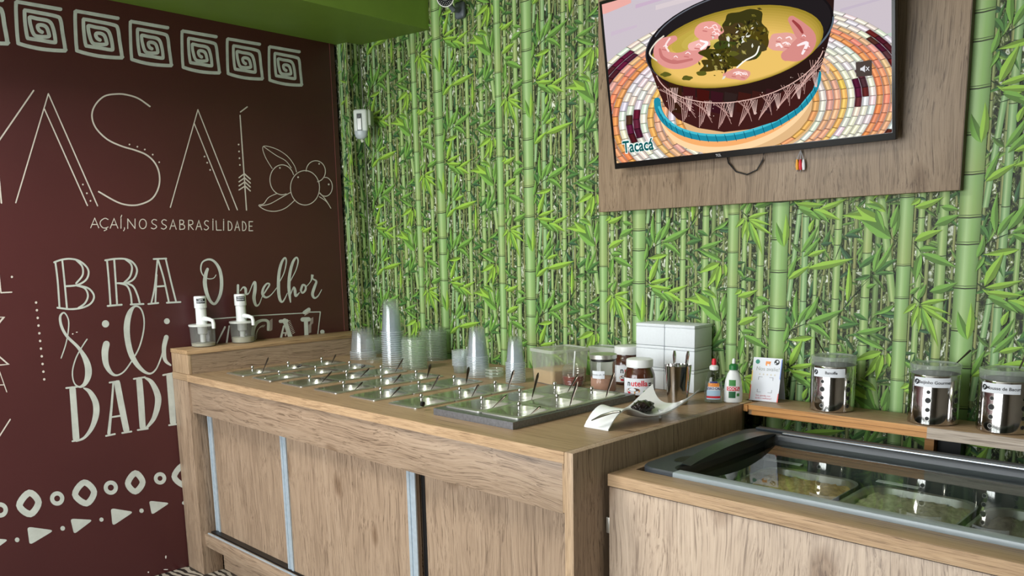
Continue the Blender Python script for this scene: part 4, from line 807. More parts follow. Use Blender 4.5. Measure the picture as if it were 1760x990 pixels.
# wave-shaped dish with dark fruit and spoon
dish = thing('wave_dish', 'white porcelain wave-shaped dish near the counter edge', 'dish', (2.13, .42, HC))
NS, NT = 26, 12; dz = [(0, 0), (.10, .034), (.22, .052), (.34, .044), (.5, .020), (.66, .012), (.82, .022), (1, .036)]
dw = [(0, .044), (.2, .046), (.4, .052), (.6, .066), (.8, .080), (1, .086)]
def interp(tb, s):
    for (a, va), (b, vb) in zip(tb, tb[1:]):
        if s <= b: t = (s-a)/(b-a); t = t*t*(3-2*t) if False else t; return va+(vb-va)*t
    return tb[-1][1]
dzs = smoothline(dz, 6); dws = smoothline(dw, 6)
def dpt(s, t, off=0):
    y = .262+s*.305; xc = 2.123+.0*s; w = interp(dws, s); z = interp(dzs, s)
    lift = (abs(t)**2.2)*(.042*max(0, (s-.35)/.65)**1.6) - (1-abs(t)**2)*.004
    yy = y+(abs(t)**2)*.045*max(0, (s-.5)/.5) + .0*t
    return Vector((xc+t*w+.028*s-.012*(1-s), yy, HC+.0005+max(0, z+lift)+off))
bm = bmesh.new(); top = [[bm.verts.new(dpt(i/NS, j/NT*2-1, .0045)) for j in range(NT+1)] for i in range(NS+1)]; bot = [[bm.verts.new(dpt(i/NS, j/NT*2-1, 0)) for j in range(NT+1)] for i in range(NS+1)]
for i in range(NS):
    for j in range(NT): bm.faces.new((top[i][j], top[i][j+1], top[i+1][j+1], top[i+1][j])); bm.faces.new((bot[i][j], bot[i+1][j], bot[i+1][j+1], bot[i][j+1]))
for i in range(NS): bm.faces.new((top[i][0], top[i+1][0], bot[i+1][0], bot[i][0])); bm.faces.new((top[i][NT], bot[i][NT], bot[i+1][NT], top[i+1][NT]))
for j in range(NT): bm.faces.new((top[0][j], bot[0][j], bot[0][j+1], top[0][j+1])); bm.faces.new((top[NS][j], top[NS][j+1], bot[NS][j+1], bot[NS][j]))
bmesh.ops.recalc_face_normals(bm, faces=bm.faces)
obj('dish_body', bm, pm('white_porcelain', (222, 225, 224), .15, 0, .01, 30, 0, .5, .4), dish, world=True, ang=60)
obj('dish_foot', lathe([(0, 0), (.004, .0005), (.006, .016), (.008, .026)], 12, loc=(2.165, .508, HC)), MATS['white_porcelain'], dish, world=True)
fr = bmesh.new(); bmesh.ops.create_icosphere(fr, subdivisions=4, radius=1)
for v in fr.verts:
    n_ = 1+.10*math.sin(v.co.x*9+v.co.y*7)*math.sin(v.co.z*8+1)+.06*math.sin(v.co.y*17+v.co.x*5); v.co = Vector((v.co.x*.028*n_, v.co.y*.042*n_, v.co.z*.018*n_))
fo = obj('dark_fruit', fr, pm('glossy_dark_fruit', (24, 11, 12), .26, 0, .3, 40, 0, .35, .1), ang=80); fo.location = (2.128, .470, HC+.038); tag(fo, 'glossy dark wrinkled fruit paste lying in the white wave dish', 'fruit')
sp_ = thing('spoon', 'grey steel spoon lying over the crest of the wave dish', 'spoon', onZ(1017, 722.5, HC+.028)); q0 = Vector((0, 0, 0)); q1 = onZ(1066, 707, HC+.062)-sp_.location
obj('handle', tube([q0, q0*.65+q1*.35+Vector((0, 0, .004)), q0*.25+q1*.75+Vector((0, 0, .004)), q1], [.003, .0080, .0068, .005], 10, flat=.55), pm('grey_spoon', (120, 120, 112), .3, 1.0), sp_)

# ------------------------------------------------------------------ pump dispensers on the ledge
def pump(x, y, label, text, fillc, jr):
    t = thing('pump_dispenser', label, 'dispenser', (x, y, 1.0453), 0, 'pump dispensers on the ledge')
    obj('jar', lathe([(0, .001), (jr-.006, .001), (jr-.003, .004), (jr, .086), (jr+.001, .088), (jr+.001, .097)], 36), glass('pump_jar_'+text[:4], (.86, .87, .86), 1.45, .1, .22, (.66, .68, .66)), t)
    if fillc: obj('syrup', lathe([(0, .003), (jr-.006, .004), (jr-.004, fillc), (0, fillc)], 32), pm('pale_syrup', (176, 172, 150), .4), t)
    obj('jar_cap', lathe([(jr+.002, .094), (jr+.003, .096), (jr+.003, .102), (0, .103)], 36), pm('milky_cap', (206, 210, 204), .4), t)
    obj('inner_pump', lathe([(.021, .095), (.021, .060), (.012, .055), (.012, .02), (.004, .015)], 24), M_WHITE, t)
    hd = obj('pump_head', lathe([(.026, .100), (.024, .110), (.0235, .150), (.0235, .176), (.027, .178), (.027, .226), (.025, .231), (0, .232)], 28), M_WHITE, t)
    a = .35
    obj('spout', tube([(.010, 0, .128), (.045*math.cos(a), .045*math.sin(a), .126), (.066*math.cos(a), .066*math.sin(a), .120), (.070*math.cos(a), .070*math.sin(a), .108), (.070*math.cos(a), .070*math.sin(a), .084)], [.014, .009, .0085, .0085, .008], 12), M_WHITE, t)
    obj('finger_arch', patch(.0274, facing(x, y)+.1, .018, .176, .196, 8), pm('grey_white_plastic', (206, 210, 208), .4), t)
    fa = facing(x, y)+.12; tg_ = obj('name_tag', patch(.0277, fa, .042, .199, .221, 10), pm('black_tag', (18, 18, 20), .4), t)
    for k, wd in enumerate(text.split('|')): obj('tag_lettering', bend(text_mesh(wd, .0082 if len(wd) < 6 else .0066, 'CENTER', .0002), .0280, fa, .2145-k*.0085), M_PAPER, tg_)
pump(-.095, .135, 'white pump dispenser with clear jar nearest the end of the ledge', 'LEITE|CONDENSADO', .016, .056)
pump(-.092, .330, 'white pump dispenser with grey jar, second from the ledge end', 'CALDA DE|MORANGO', .028, .055)

# ------------------------------------------------------------------ shelf over the freezer, canisters, card
sh = thing('wall_shelf', 'narrow wooden shelf on the bamboo wall above the freezer', 'shelf', (3.0, .95, .905))
sp = lambda n, b, m, par=None: obj(n, b, m, par or sh, world=True)
sp('shelf_board', bx(2.262, 2.812, .876, 1.034, .905, HC-.0005, .001), M_TOP); ed = sp('pine_edge', bx(2.262, 2.812, .873, .876, .9215, HC-.001), M_SHELFX); sp('pine_edge', bx(2.275, 2.812, .8725, .876, .905, .9205), M_SHELFX)
sp('shelf_board', bx(2.8125, 4.2, .874, 1.034, .905, HC-.0005, .001), M_TOP); sp('grey_edge', bx(2.8125, 4.2, .8715, .874, .9045, HC-.001), M_SHELFG)
sp('bracket', bx(2.772, 2.798, .99, WY-.006, .74, .9045), M_SHELFX); sp('dark_gap_block', bx(2.80, 2.862, 1.02, WY-.006, .74, .9045), M_BLACK); sp('end_block', bx(2.2475, 2.262, .868, .93, .915, HC-.001), M_SHELFX)  # the black block stands in for the shaded gap beside the bracket
sp('pale_patch', bx(2.215, 2.2465, .870, .93, HC+.0002, HC+.0012), pm('bare_pine', (206, 178, 136), .7))
M_LIDP = glass('canister_lid_plastic', (.90, .94, .92), 1.45, .08, .36, (.74, .78, .77))
def emblem(r, a, z, s, par):      # round black mark with pale swirl
    def add(fn, n, mat, k):
        b = bmesh.new(); b.faces.new([b.verts.new((*fn(t/n*2*math.pi), 0)) for t in range(n)]); me = bpy.data.meshes.new('b'); b.to_mesh(me); b.free(); obj('emblem', bend(me, r+k, a, z), mat, par)
    add(lambda t: (s*math.cos(t), s*math.sin(t)), 18, M_INK, .0); add(lambda t: (s*.15+s*.34*math.cos(t), s*.2+s*.34*math.sin(t)), 12, M_PAPER, .00015); add(lambda t: (-s*.2+s*.55*math.cos(t)*.5, -s*.45+s*.16*math.sin(t)), 12, M_PAPER, .00015); add(lambda t: (s*.15+s*.18*math.cos(t), s*.2+s*.18*math.sin(t)), 10, M_INK, .0003)
def canister(x, y, text, label, lp, da, spoonpx=None):
    t = thing('canister', label, 'canister', (x, y, HC), 0, 'steel canisters on the shelf'); R = .0665; a = facing(x, y)
    obj('steel_sleeve', lathe([(0, .001), (.064, .001), (R, .003), (R, .141), (R-.001, .1425), (R-.003, .1425)], 48), M_STEELB, t)
    obj('jar_lid', lathe([(.0645, .143), (.066, .145), (.066, .158), (.0675, .159), (.0675, .169), (.066, .171), (.058, .1715), (.056, .168), (0, .168)], 48), M_LIDP, t)
    for cc in (a+da, a+da+1.2, a+da-1.3, a+da+2.5, a+da-2.6):
        for k, (z, r) in enumerate(((.096, .0052), (.072, .0078), (.045, .0060), (.020, .0056))):
            b = bmesh.new(); b.faces.new([b.verts.new((r*1.18*math.cos(q*.3927), r*1.18*math.sin(q*.3927), 0)) for q in range(16)]); me = bpy.data.meshes.new('hole_rim'); b.to_mesh(me); b.free(); h = obj('hole_rim', bend(me, R+.0006, cc, z), M_STEEL, t)
            b = bmesh.new(); b.faces.new([b.verts.new((r*math.cos(q*.3927), r*math.sin(q*.3927), 0)) for q in range(16)]); me = bpy.data.meshes.new('hole_disc'); b.to_mesh(me); b.free(); obj('hole_disc', bend(me, R+.0010, cc, z), pm('hole_shade', (30, 30, 32), .6), h)  # dark disc on the sleeve, coloured as the shade inside a hole
    lb = obj('paper_label', patch(R+.0014, a+lp, .100, .110, .137, 18), M_PAPER, t)
    obj('label_lettering', bend(text_mesh(text, .0122, 'CENTER', .0002), R+.0018, a+lp+.13, .1235), M_INK, lb); emblem(R+.0018, a+lp-.60, .1240, .0078, lb)
    return t
canister(2.502, .962, 'Banoffe', 'polished steel canister labelled Banoffe, leftmost on the shelf', -.22, -.47)
canister(2.800, .955, 'Beijinho Gourmet', 'polished steel canister labelled Beijinho Gourmet, middle of the shelf', -.12, -.215)
canister(2.980, .957, 'Mousse de Bacuri', 'polished steel canister labelled Mousse de Bacuri, at the right end', -.22, -.48)
def stick(p0, p1, label):
    o = obj('stirring_spoon', tube([Vector((0, 0, 0)), (p1-p0)*.5, p1-p0], [.0025, .003, .0045], 8, flat=.6), pm('dark_handle', (58, 52, 46), .35, .6)); o.location = p0; tag(o, label, 'spoon')
def stickpx(cx, cy, a, b, label): p = onP(a[0], a[1], Vector((cx, cy, 0)), Vector((fw.x, fw.y, 0)).normalized()); stick(p, at_depth(b[0], b[1], p), label)
stickpx(2.800, .955, (1640, 628), (1668, 602), 'dark spoon handle leaning out of the middle canister'); stickpx(2.980, .957, (1752, 634), (1766, 604), 'dark spoon handle leaning out of the right end canister'); stickpx(2.502, .985, (1416, 606), (1402, 580), 'thin spoon handle sticking up behind the leftmost canister')
# tent card
card = thing('tent_card', 'folded white review card standing on the left end of the shelf', 'card', (2.31, .93, HC+.0005))
BL, BRr = onZ(1287, 687, HC+.0005), onZ(1336.5, 692, HC+.0005); up_ = Vector((-.018, .036, .0)); HT = .142
n_c = (BRr-BL).normalized(); back = Vector((-n_c.y, n_c.x, 0)); apex = back*.034+Vector((0, 0, HT))
M_CARD = pm('card_paper', (220, 224, 232), .6, 0, .01)
wdt = (BRr-BL).length
def cardpt(u, v, k=0.0): return BL+n_c*(u*wdt)+apex*v-back*k+Vector((0, 0, k*.2))
def cardpoly(pts, mat, k, nm='card_print'):
    b = bmesh.new(); b.faces.new([b.verts.new(cardpt(u, v, k)) for u, v in pts]); return obj(nm, b, mat, front, world=True, smooth=False)
def slab(p, q, r, s, th):
    nn = (q-p).cross(s-p).normalized()*th; b = bmesh.new(); a = [b.verts.new(x) for x in (p, q, r, s)]; c = [b.verts.new(x+nn) for x in (p, q, r, s)]
    b.faces.new(a[::-1]); b.faces.new(c)
    for i in range(4): b.faces.new((a[i], a[(i+1) % 4], c[(i+1) % 4], c[i]))
    bmesh.ops.recalc_face_normals(b, faces=b.faces); return b
front = obj('front_panel', slab(cardpt(0, 0), cardpt(1, 0), cardpt(1, 1), cardpt(0, 1), .0006), M_CARD, card, world=True)
bk = back*.068; obj('back_panel', slab(BL+bk, BRr+bk, cardpt(1, 1), cardpt(0, 1), .0006), pm('card_back', (190, 196, 214), .6), card, world=True)
circ = lambda u, v, r: [(u+r/wdt*math.cos(t*.45), v+r/HT*math.sin(t*.45)) for t in range(14)]
cardpoly([(0, .45), (.04, .45), (.03, .7), (0, .7)], pm('yellow_strip', (240, 210, 120), .6), .0010); cardpoly([(0, .02), (.035, .02), (.03, .34), (0, .38)], pm('red_strip', (226, 90, 84), .6), .0010); cardpoly([(.96, .0), (1, .0), (1, .2), (.975, .2)], MATS['red_strip'], .0010); cardpoly([(.97, .55), (1, .5), (1, .98), (.97, .98)], pm('blue_strip', (104, 136, 206), .6), .0010)
cardpoly(circ(.16, .90, .0075), pm('teal_mark', (40, 130, 110), .6), .0010); cardpoly(circ(.82, .91, .0090), M_INK, .0010); cardpoly(circ(.84, .925, .0035), M_CARD, .0013); cardpoly(circ(.78, .88, .0022), M_CARD, .0013); cardpoly([(.44, .83), (.50, .81), (.49, .86), (.58, .86), (.57, .81), (.60, .84), (.62, .92), (.44, .92)], M_ORANGE, .0010)
def cardtext(s, size, u, v, mat, bold=0.0, sx=1.0):
    me = text_mesh(s, size, 'CENTER', bold, 0, sx)
    for q in me.vertices: q.co = cardpt(u+q.co.x/wdt, v+q.co.y/HT, .0012)
    obj('card_lettering', me, mat, front, world=True, smooth=False)
M_GREYP = pm('grey_letter_print', (150, 156, 150), .6); M_REDP = pm('red_letter_print', (190, 60, 80), .6)
cardtext('Nos avalie!', .0180, .54, .74, M_GREYP)
for k in range(5):
    c0 = (.28+k*.13, .615); st = []
    for q in range(10): rr = .0042 if q % 2 == 0 else .0018; st.append((c0[0]+rr/wdt*math.sin(q*.6283), c0[1]+rr/HT*math.cos(q*.6283)))
    cardpoly(st, pm('star_print', (206, 200, 184), .6), .0010, 'star')
for (u, v), (du, dv) in (((.25, .555), (1, -1)), ((.76, .555), (-1, -1)), ((.25, .20), (1, 1)), ((.76, .20), (-1, 1))):
    for w_, h_ in ((.14, .006), (.012, .07)): cardpoly([(u, v), (u+du*w_, v), (u+du*w_, v+dv*h_), (u, v+dv*h_)], M_INK, .0010, 'frame_mark')
cardtext('Sua opinião nos', .0080, .48, .125, M_REDP); cardtext('ajuda a melhorar!', .0080, .50, .065, M_REDP)

# ------------------------------------------------------------------ freezer and its wooden surround
fc = thing('freezer_cabinet', 'pale oak-effect cabinet boxing in the glass-topped freezer', 'cabinet', (3.2, .45, 0))
fp = lambda n, b, m, par=None: obj(n, b, m, par or fc, world=True)
fp('top_board', bx(2.267, 4.3, .1165, .196, .833, .865, .0005), M_TOP); fp('top_edge', bx(2.267, 4.3, .114, .1165, .8325, .8645), M_EDGE_X)
fp('top_board', bx(2.267, 2.298, .1965, .80, .833, .865), M_TOP)
fp('front_panel', bx(2.267, 4.3, .120, .138, .02, .8285, .001), wood('pale_oak_upright', 2, (140, 122, 106), (180, 160, 140), (200, 182, 162), seed=21)); fp('side_panel', bx(2.267, 2.285, .14, .80, .0, .83), M_WOOD_Z)
fp('shadow_gap', bx(2.27, 4.3, .122, .15, .8287, .8322), M_BLACK)
hg = fp('hinge', bx(2.2555, 2.2665, .1215, .1275, .698, .742, .001), M_STEEL)
fz = thing('chest_freezer', 'chest freezer with dark frame and sliding glass top beside the counter', 'freezer', (3.2, .5, 0)); zp = lambda n, b, m, par=None: obj(n, b, m, par or fz, world=True)
M_FRAME = pm('dark_grey_plastic', (52, 58, 64), .4, 0, .06, 40); FX0, FX1, FY0, FY1 = 2.300, 4.1, .199, .822
def ring(x0, x1, y0, y1, i0, i1, j0, j1, z0, z1, r=.05):
    lp = lambda a, b, c, d, z, rr: [((a+b)/2+x, (c+d)/2+y, z) for x, y in rrect((b-a)/2, (d-c)/2, rr, 6)]
    return loops_bm([lp(x0, x1, y0, y1, z0, r), lp(x0, x1, y0, y1, z1-.004, r), lp(x0+.004, x1-.004, y0+.004, y1-.004, z1, r), lp(i0, i1, j0, j1, z1, r*.8), lp(i0+.004, i1-.004, j0+.004, j1-.004, z1-.006, r*.8), lp(i0+.004, i1-.004, j0+.004, j1-.004, z0, r*.8)])
zp('frame', ring(FX0, FX1, FY0, FY1, 2.385, 4.02, .222, .770, .835, .8765), M_FRAME)
zp('frame_back_lip', bx(2.33, 4.08, .795, .822, .8765, .884, .003), M_FRAME)
lin_ = bmesh.new(); bx(2.38, 4.0, .24, .76, .45, .46, bm=lin_); bx(2.375, 2.38, .24, .76, .45, .835, bm=lin_); bx(4.0, 4.005, .24, .76, .45, .835, bm=lin_); bx(2.38, 4.0, .235, .24, .45, .835, bm=lin_); bx(2.38, 4.0, .76, .765, .45, .835, bm=lin_)
zp('liner', lin_, pm('freezer_liner', (84, 92, 90), .4, .3))
zp('front_rail', bx(2.412, 4.02, .196, .232, .862, .878, .004), pm('grey_rail_plastic', (138, 148, 152), .35, 0, .05)); zp('back_rail', bx(2.43, 4.02, .774, .789, .8765, .8825, .001), pm('pale_rail', (190, 200, 212), .25, .6)); zp('back_groove', bx(2.43, 4.02, .7695, .7735, .8765, .8800), M_BLACK)
bm = bmesh.new(); NY = 14; tl_, bl_ = [], []
for x in (2.425, 4.0):
    tl_.append([bm.verts.new((x, .230+i/NY*.538, .8600)) for i in range(NY+1)])
for i in range(NY): bm.faces.new((tl_[0][i], tl_[1][i], tl_[1][i+1], tl_[0][i+1]))
bmesh.ops.solidify(bm, geom=bm.faces[:], thickness=.004); bmesh.ops.recalc_face_normals(bm, faces=bm.faces)
zp('glass_top', bm, glass('freezer_glass', (.80, .84, .82), 2.0, .004))
cap = bmesh.new(); NY = 16
A = [[], [], [], []]
for i in range(NY+1):
    y = .285+i/NY*.49; z = .879+.026*math.sin(math.pi*i/NY)**.8; w = .028+.014*math.sin(math.pi*i/NY); xo = 2.398+.010*math.sin(math.pi*i/NY)
    for k, (xx, zz) in enumerate(((xo-w/2, .876), (xo-w/2, z), (xo+w/2, z-.003), (xo+w/2, .876))): A[k].append(cap.verts.new((xx, y, zz)))
for i in range(NY):
    for k in range(4): cap.faces.new((A[k][i], A[k][i+1], A[(k+1) % 4][i+1], A[(k+1) % 4][i]))
cap.faces.new([A[k][0] for k in range(4)]); cap.faces.new([A[k][NY] for k in range(3, -1, -1)]); bmesh.ops.recalc_face_normals(cap, faces=cap.faces)
zp('lid_end_handle', cap, pm('dark_green_plastic', (22, 34, 34), .3))
zp('finger_well', lathe([(0, .8768), (.022, .8768), (.024, .8770)], 20, .8, 1.6, loc=(2.360, .335, 0)), M_BLACK)
# tubs inside the freezer
for k, (x, c, nm, w) in enumerate(((2.56, (212, 178, 120), 'steel ice cream tub of tan crumble at the left inside the freezer', .27), (2.86, (186, 178, 150), 'steel ice cream tub of pale cream in the middle of the freezer', .27), (3.16, (120, 110, 100), 'steel ice cream tub at the right inside the freezer', .27))):
    t = thing('ice_cream_tub', nm, 'tub', (x, .50, .70), 0, 'ice cream tubs in the freezer'); lp = lambda hx, hy, z: [(q[0], q[1], z) for q in rrect(hx, hy, .06)]
    obj('tub_body', loops_bm([lp(.11, .19, -.12), lp(.135, .225, .085), lp(.142, .232, .088), lp(.142, .232, .084)], cap0=True), M_STEEL, t)
    g = bmesh.new(); bmesh.ops.create_grid(g, x_segments=26, y_segments=36, size=1); rr = random.Random(k)
    for v in g.verts: x_, y_ = v.co.x, v.co.y; v.co = Vector((x_*.125, y_*.212, .066+.020*(1-max(abs(x_), abs(y_))**3)+rr.uniform(-.006, .006)))
    obj('ice_cream', g, pm('ice_cream_%d' % k, c, .8, 0, .3, 70, .6), t, ang=80)
for (a, b_, ww), nm, dy in ((((1310, 790), (1375, 801), .020), 'paper name strip with round mark at the front, left in the freezer', 0), (((1325, 783), (1388, 793), .020), 'paper name strip behind another, left in the freezer', 0), (((1505, 828), (1578, 841), .020), 'paper name strip in the middle of the freezer', 0)):
    p, q = onZ(a[0], a[1], .80), onZ(b_[0], b_[1], .80); d = (q-p); n_ = Vector((-d.y, d.x, 0)).normalized()*ww
    o = obj('name_strip', slab(Vector((0, 0, 0)), d, d+n_, n_, .002), M_PAPER); o.location = p; tag(o, nm, 'label', 'paper strips in the freezer')

# ------------------------------------------------------------------ television on its panel
panel = thing('backing_board', 'large oak-effect backing board behind the television', 'board', (2.16, WY, 1.6)); 
obj('board', bx(1.510, 2.806, WY-.030, WY-.0045, 1.596, 2.75, .0015), M_PANEL, panel, world=True)
obj('board_edge', bx(2.8062, 2.8085, WY-.0302, WY-.0045, 1.596, 2.75), pm('dark_board_edge', (88, 70, 52), .6), panel, world=True)
TT = math.radians(9.3); TVB = .985
tl0 = onY(1056.7, 289.8, TVB); tr0 = onY(1539.7, 241.5, TVB); TW = tr0.x-tl0.x; TZ0 = (tl0.z+tr0.z)/2; TH = TW*.575
tv = thing('television', 'black flat television showing a bowl of soup, tilted forward on the oak board', 'television', (tl0.x, TVB, TZ0)); tv.rotation_euler = (TT, 0, 0)
tvd = Vector((0, -math.sin(TT), math.cos(TT))); tvn = Vector((0, -math.cos(TT), -math.sin(TT)))
obj('housing', bx(0, TW, .0, .018, 0, TH, .002), pm('tv_black', (12, 12, 13), .3), tv); obj('rear_bulge', bx(TW*.14, TW*.86, .018, .040, TH*.06, TH*.6, .01), M_BLACK, tv)
screen = obj('screen', bx(.011, TW-.009, -.0006, .001, .020, TH-.010), pm('screen_black', (6, 6, 7), .12), tv)
obj('brand_mark', (lambda me: ([setattr(v, 'co', Vector((v.co.x+TW*.432, -.0004, v.co.y+.010))) for v in me.vertices], me)[1])(text_mesh('TCL', .011, 'CENTER', .0003)), pm('brand_grey', (170, 170, 172), .5), tv, smooth=False)
obj('wall_arm', bx(TW*.42, TW*.58, .03, .075, TH*.30, TH*.56, .004), M_BLACK, tv)
pic = Print()
U0, U1, V0, V1 = .0125, TW-.0105, .0215, TH-.0115
def tvuv(x, y): p = onP(x, y, Vector((0, TVB, TZ0)), tvn)-Vector((tl0.x, TVB, TZ0)); return (p.x, p.dot(tvd))
def clip(poly):
    for ax, lim, sg in ((0, U0, 1), (0, U1, -1), (1, V0, 1), (1, V1, -1)):
        out = []
        for i in range(len(poly)):
            a, b = poly[i-1], poly[i]; ia, ib = (a[ax]-lim)*sg >= 0, (b[ax]-lim)*sg >= 0
            if ia != ib: t = (lim-a[ax])/(b[ax]-a[ax]); out.append((a[0]+(b[0]-a[0])*t, a[1]+(b[1]-a[1])*t))
            if ib: out.append(b)
        poly = out
        if not poly: return []
    return poly
LAY = [0]
def tp_(pts, col, step=True, raw=False):
    if step: LAY[0] += 1
    q = clip(pts if raw else [tvuv(*p) for p in pts])
    if len(q) > 2: pic.poly([(u, -.0007-LAY[0]*.00001, v) for u, v in q], tuple(col))
def tline(pts, w, col, curve=True, closed=False):
    LAY[0] += 1
    for q in ribbon_px(pts, w, curve=curve, closed=closed): tp_(q, col, False)
jit = lambda c, a: tuple(max(0, min(255, v+random.uniform(-a, a))) for v in c)
tp_([(U0, V0), (U1, V0), (U1, V1), (U0, V1)], (186, 176, 184), raw=True)
for i in range(26):
    y = random.uniform(-60, 150); x = random.uniform(1020, 1500); l = random.uniform(40, 120); tp_([(x, y), (x+l, y-l*.28), (x+l, y-l*.28+random.uniform(3, 9)), (x, y+random.uniform(4, 9))], jit((188, 176, 182), 16))
tp_([(1020, -60), (1085, -60), (1085, 5), (1062, 15), (1040, 24), (1020, 25)], (216, 158, 150))
# woven mat: coils of wrapped segments
WH, BRN, OR_, PE, CR = (228, 222, 210), (84, 36, 42), (222, 146, 92), (226, 172, 138), (226, 206, 170)
RINGS = [(226, 160, 100), WH, PE, PE, (232, 178, 104), WH, 'B', 'B', WH, OR_, (230, 150, 110), PE, 'B', 'C', WH]
mcx, mcy = 1285, 186
tp_([(mcx+126*math.cos(t*.2), mcy+88*math.sin(t*.2)-12.6*math.cos(t*.2)) for t in range(32)], (206, 168, 122))
for k, colr in reversed(list(enumerate(RINGS))):
    a, b = 112+12.2*k, (76 if k == 0 else 84)+6.3*k; n = 30+k*3; LAY[0] += 1
    for i in range(n):
        t0, t1 = 2*math.pi*i/n, 2*math.pi*(i+1)/n; tm_ = (t0+t1)/2
        c = colr
        if colr == 'B': c = BRN if math.sin(tm_*6+k*.35) > .45 else WH
        if colr == 'C': c = BRN if math.sin(tm_*6+k*.35) > .2 else WH
        c = jit(c, 13); g = []
        for tt, s in ((t0, 0), (t1, 0), (t1, 1), (t0, 1)):
            aa, bb = a+12.2*s*.96, b+6.3*s*.96; x = aa*math.cos(tt); y = bb*math.sin(tt); g.append((mcx+x, mcy+y-.10*x))
        tp_(g, tuple(v*.60 for v in c), False)
        LAY[0] += .5
        for s0, s1, br in ((.06, .30, .80), (.30, .62, 1.06), (.62, .94, .90)):
            g2 = []
            for tt, s_ in ((t0+(t1-t0)*.05, s0), (t1-(t1-t0)*.05, s0), (t1-(t1-t0)*.05, s1), (t0+(t1-t0)*.05, s1)):
                aa, bb = a+12.2*s_*.96, b+6.3*s_*.96; x = aa*math.cos(tt); y = bb*math.sin(tt); g2.append((mcx+x, mcy+y-.10*x))
            tp_(g2, tuple(min(255, v*br) for v in c), False)
        LAY[0] -= .5
    LAY[0] += 1
def arc(cx, cy, a, b, sk, t0, t1, n=30): return [(cx+a*math.cos(math.radians(t0+(t1-t0)*i/n)), cy+b*math.sin(math.radians(t0+(t1-t0)*i/n))+sk*a*math.cos(math.radians(t0+(t1-t0)*i/n))) for i in range(n+1)]
tline(arc(1268, 168, 128, 86, -.20, 5, 175), 12, (232, 196, 150)); tline(arc(1268, 160, 130, 84, -.20, 2, 178), 9, (226, 160, 100)); tline(arc(1268, 150, 138, 84, -.17, 0, 180), 12, (28, 128, 150)); tline(arc(1268, 147, 137, 82, -.17, 10, 170), 4, (64, 172, 190))
for i in range(24): t = 10+i*6.8; p = arc(1268, 151, 138, 84, -.17, t, t+.1, 1)[0]; tline([(p[0]-2, p[1]-6), (p[0]+2, p[1]+6)], 1.0, (14, 70, 90), False)
# bowl
body = [(1111, 85), (1116, 112), (1128, 145), (1143, 182), (1165, 205), (1200, 220), (1245, 227), (1290, 222), (1335, 208), (1372, 185), (1397, 155), (1410, 120), (1422, 80), (1432, 40), (1434, 0), (1426, -20), (1300, 60), (1150, 60)]
tp_(body, (38, 22, 20)); tp_([(1118, 118), (1143, 182), (1165, 205), (1200, 220), (1245, 227), (1290, 222), (1335, 208), (1372, 185), (1397, 155), (1410, 120), (1340, 160), (1270, 176), (1200, 168), (1150, 150)], (58, 26, 24))
for i in range(8): tp_([(1150+i*24, 112+8*math.sin(i*.35)*2+30), (1172+i*24, 116+8*math.sin(i*.35)*2+30), (1172+i*22, 196), (1156+i*22, 192)], jit((52, 24, 22), 9))
tline(arc(1272, 92, 146, 82, -.15, 12, 168), 1.6, (206, 170, 160))
for i in range(9):
    p = arc(1272, 92, 146, 82, -.15, 22+i*16, 23+i*16, 1)[0]; q = (1270+(p[0]-1270)*.86, p[1]+44)
    for d in (0, 5, 10, 15): tline([(p[0]+d, p[1]), (q[0]+d*.4-10, q[1]-d*.6)], .9, (196, 158, 150), False); tline([(p[0]-d, p[1]+1), (q[0]-d*.3+12, q[1]-8-d*1.2)], .8, (176, 140, 132), False)
    for d in (-4, -2, 0, 2, 4): tline([(p[0]+d*1.5+14, p[1]-1), (p[0]+d*.3+16, p[1]+24)], .8, (206, 176, 168), False)
rim = arc(1272, 62, 162, 80, -.20, 0, 360, 48)
tp_(rim, (22, 18, 20)); tp_(arc(1272, 60, 157, 76, -.20, 0, 360, 48), (30, 26, 28)); tline(arc(1272, 62, 161, 80, -.20, 0, 120), 3.0, (84, 96, 108)); tline(arc(1272, 62, 161, 80, -.20, 120, 200), 2, (58, 58, 64)); tline(arc(1272, 59, 154, 74, -.20, 200, 300), 2, (92, 96, 104))
for i in range(12):
    f_ = i/11; tp_(arc(1268-2*f_, 80+20*f_, 148-34*f_, 67-27*f_, -.17+.04*f_, 0, 360, 48), mixc((142, 122, 40), (216, 178, 96), f_**.7))
for i in range(4): tp_(arc(1215+i*6, 64-i, 60-i*11, 22-i*4, -.3, 0, 360, 24), mixc((176, 154, 66), (196, 176, 88), i/3))
def chunk(x, y, rx, ry, c, n=11, hi=None, k=.18):
    p = []
    for i in range(n): t = 2*math.pi*i/n; f = 1+random.uniform(-k, k); p.append((x+rx*f*math.cos(t), y+ry*f*math.sin(t)))
    tp_([q[:2] for q in smoothline(p, 3, True)], c)
    if hi:
        for j in range(5): xx, yy = x+random.uniform(-.5, .5)*rx, y+random.uniform(-.5, .4)*ry; tline([(xx, yy), (xx+rx*.22, yy-ry*.1), (xx+rx*.35, yy+ry*.12)], random.uniform(1, 2.6), hi)
PK = (206, 138, 132)
tline([(1160, 66, 10), (1140, 76, 20), (1137, 92, 26), (1150, 103, 28), (1172, 104, 28), (1192, 96, 28), (1206, 80, 26)], 24, PK); tline([(1190, 80, 14), (1212, 75, 20)], 16, (222, 166, 160)); tline([(1135, 85, 4), (1140, 99, 6), (1160, 107, 6), (1190, 102, 4)], 5, (182, 108, 104)); tline([(1205, 70, 3), (1216, 74, 5), (1206, 84, 4)], 4, (240, 228, 232)); tline([(1152, 66), (1145, 78), (1150, 88)], 3, (236, 206, 204))
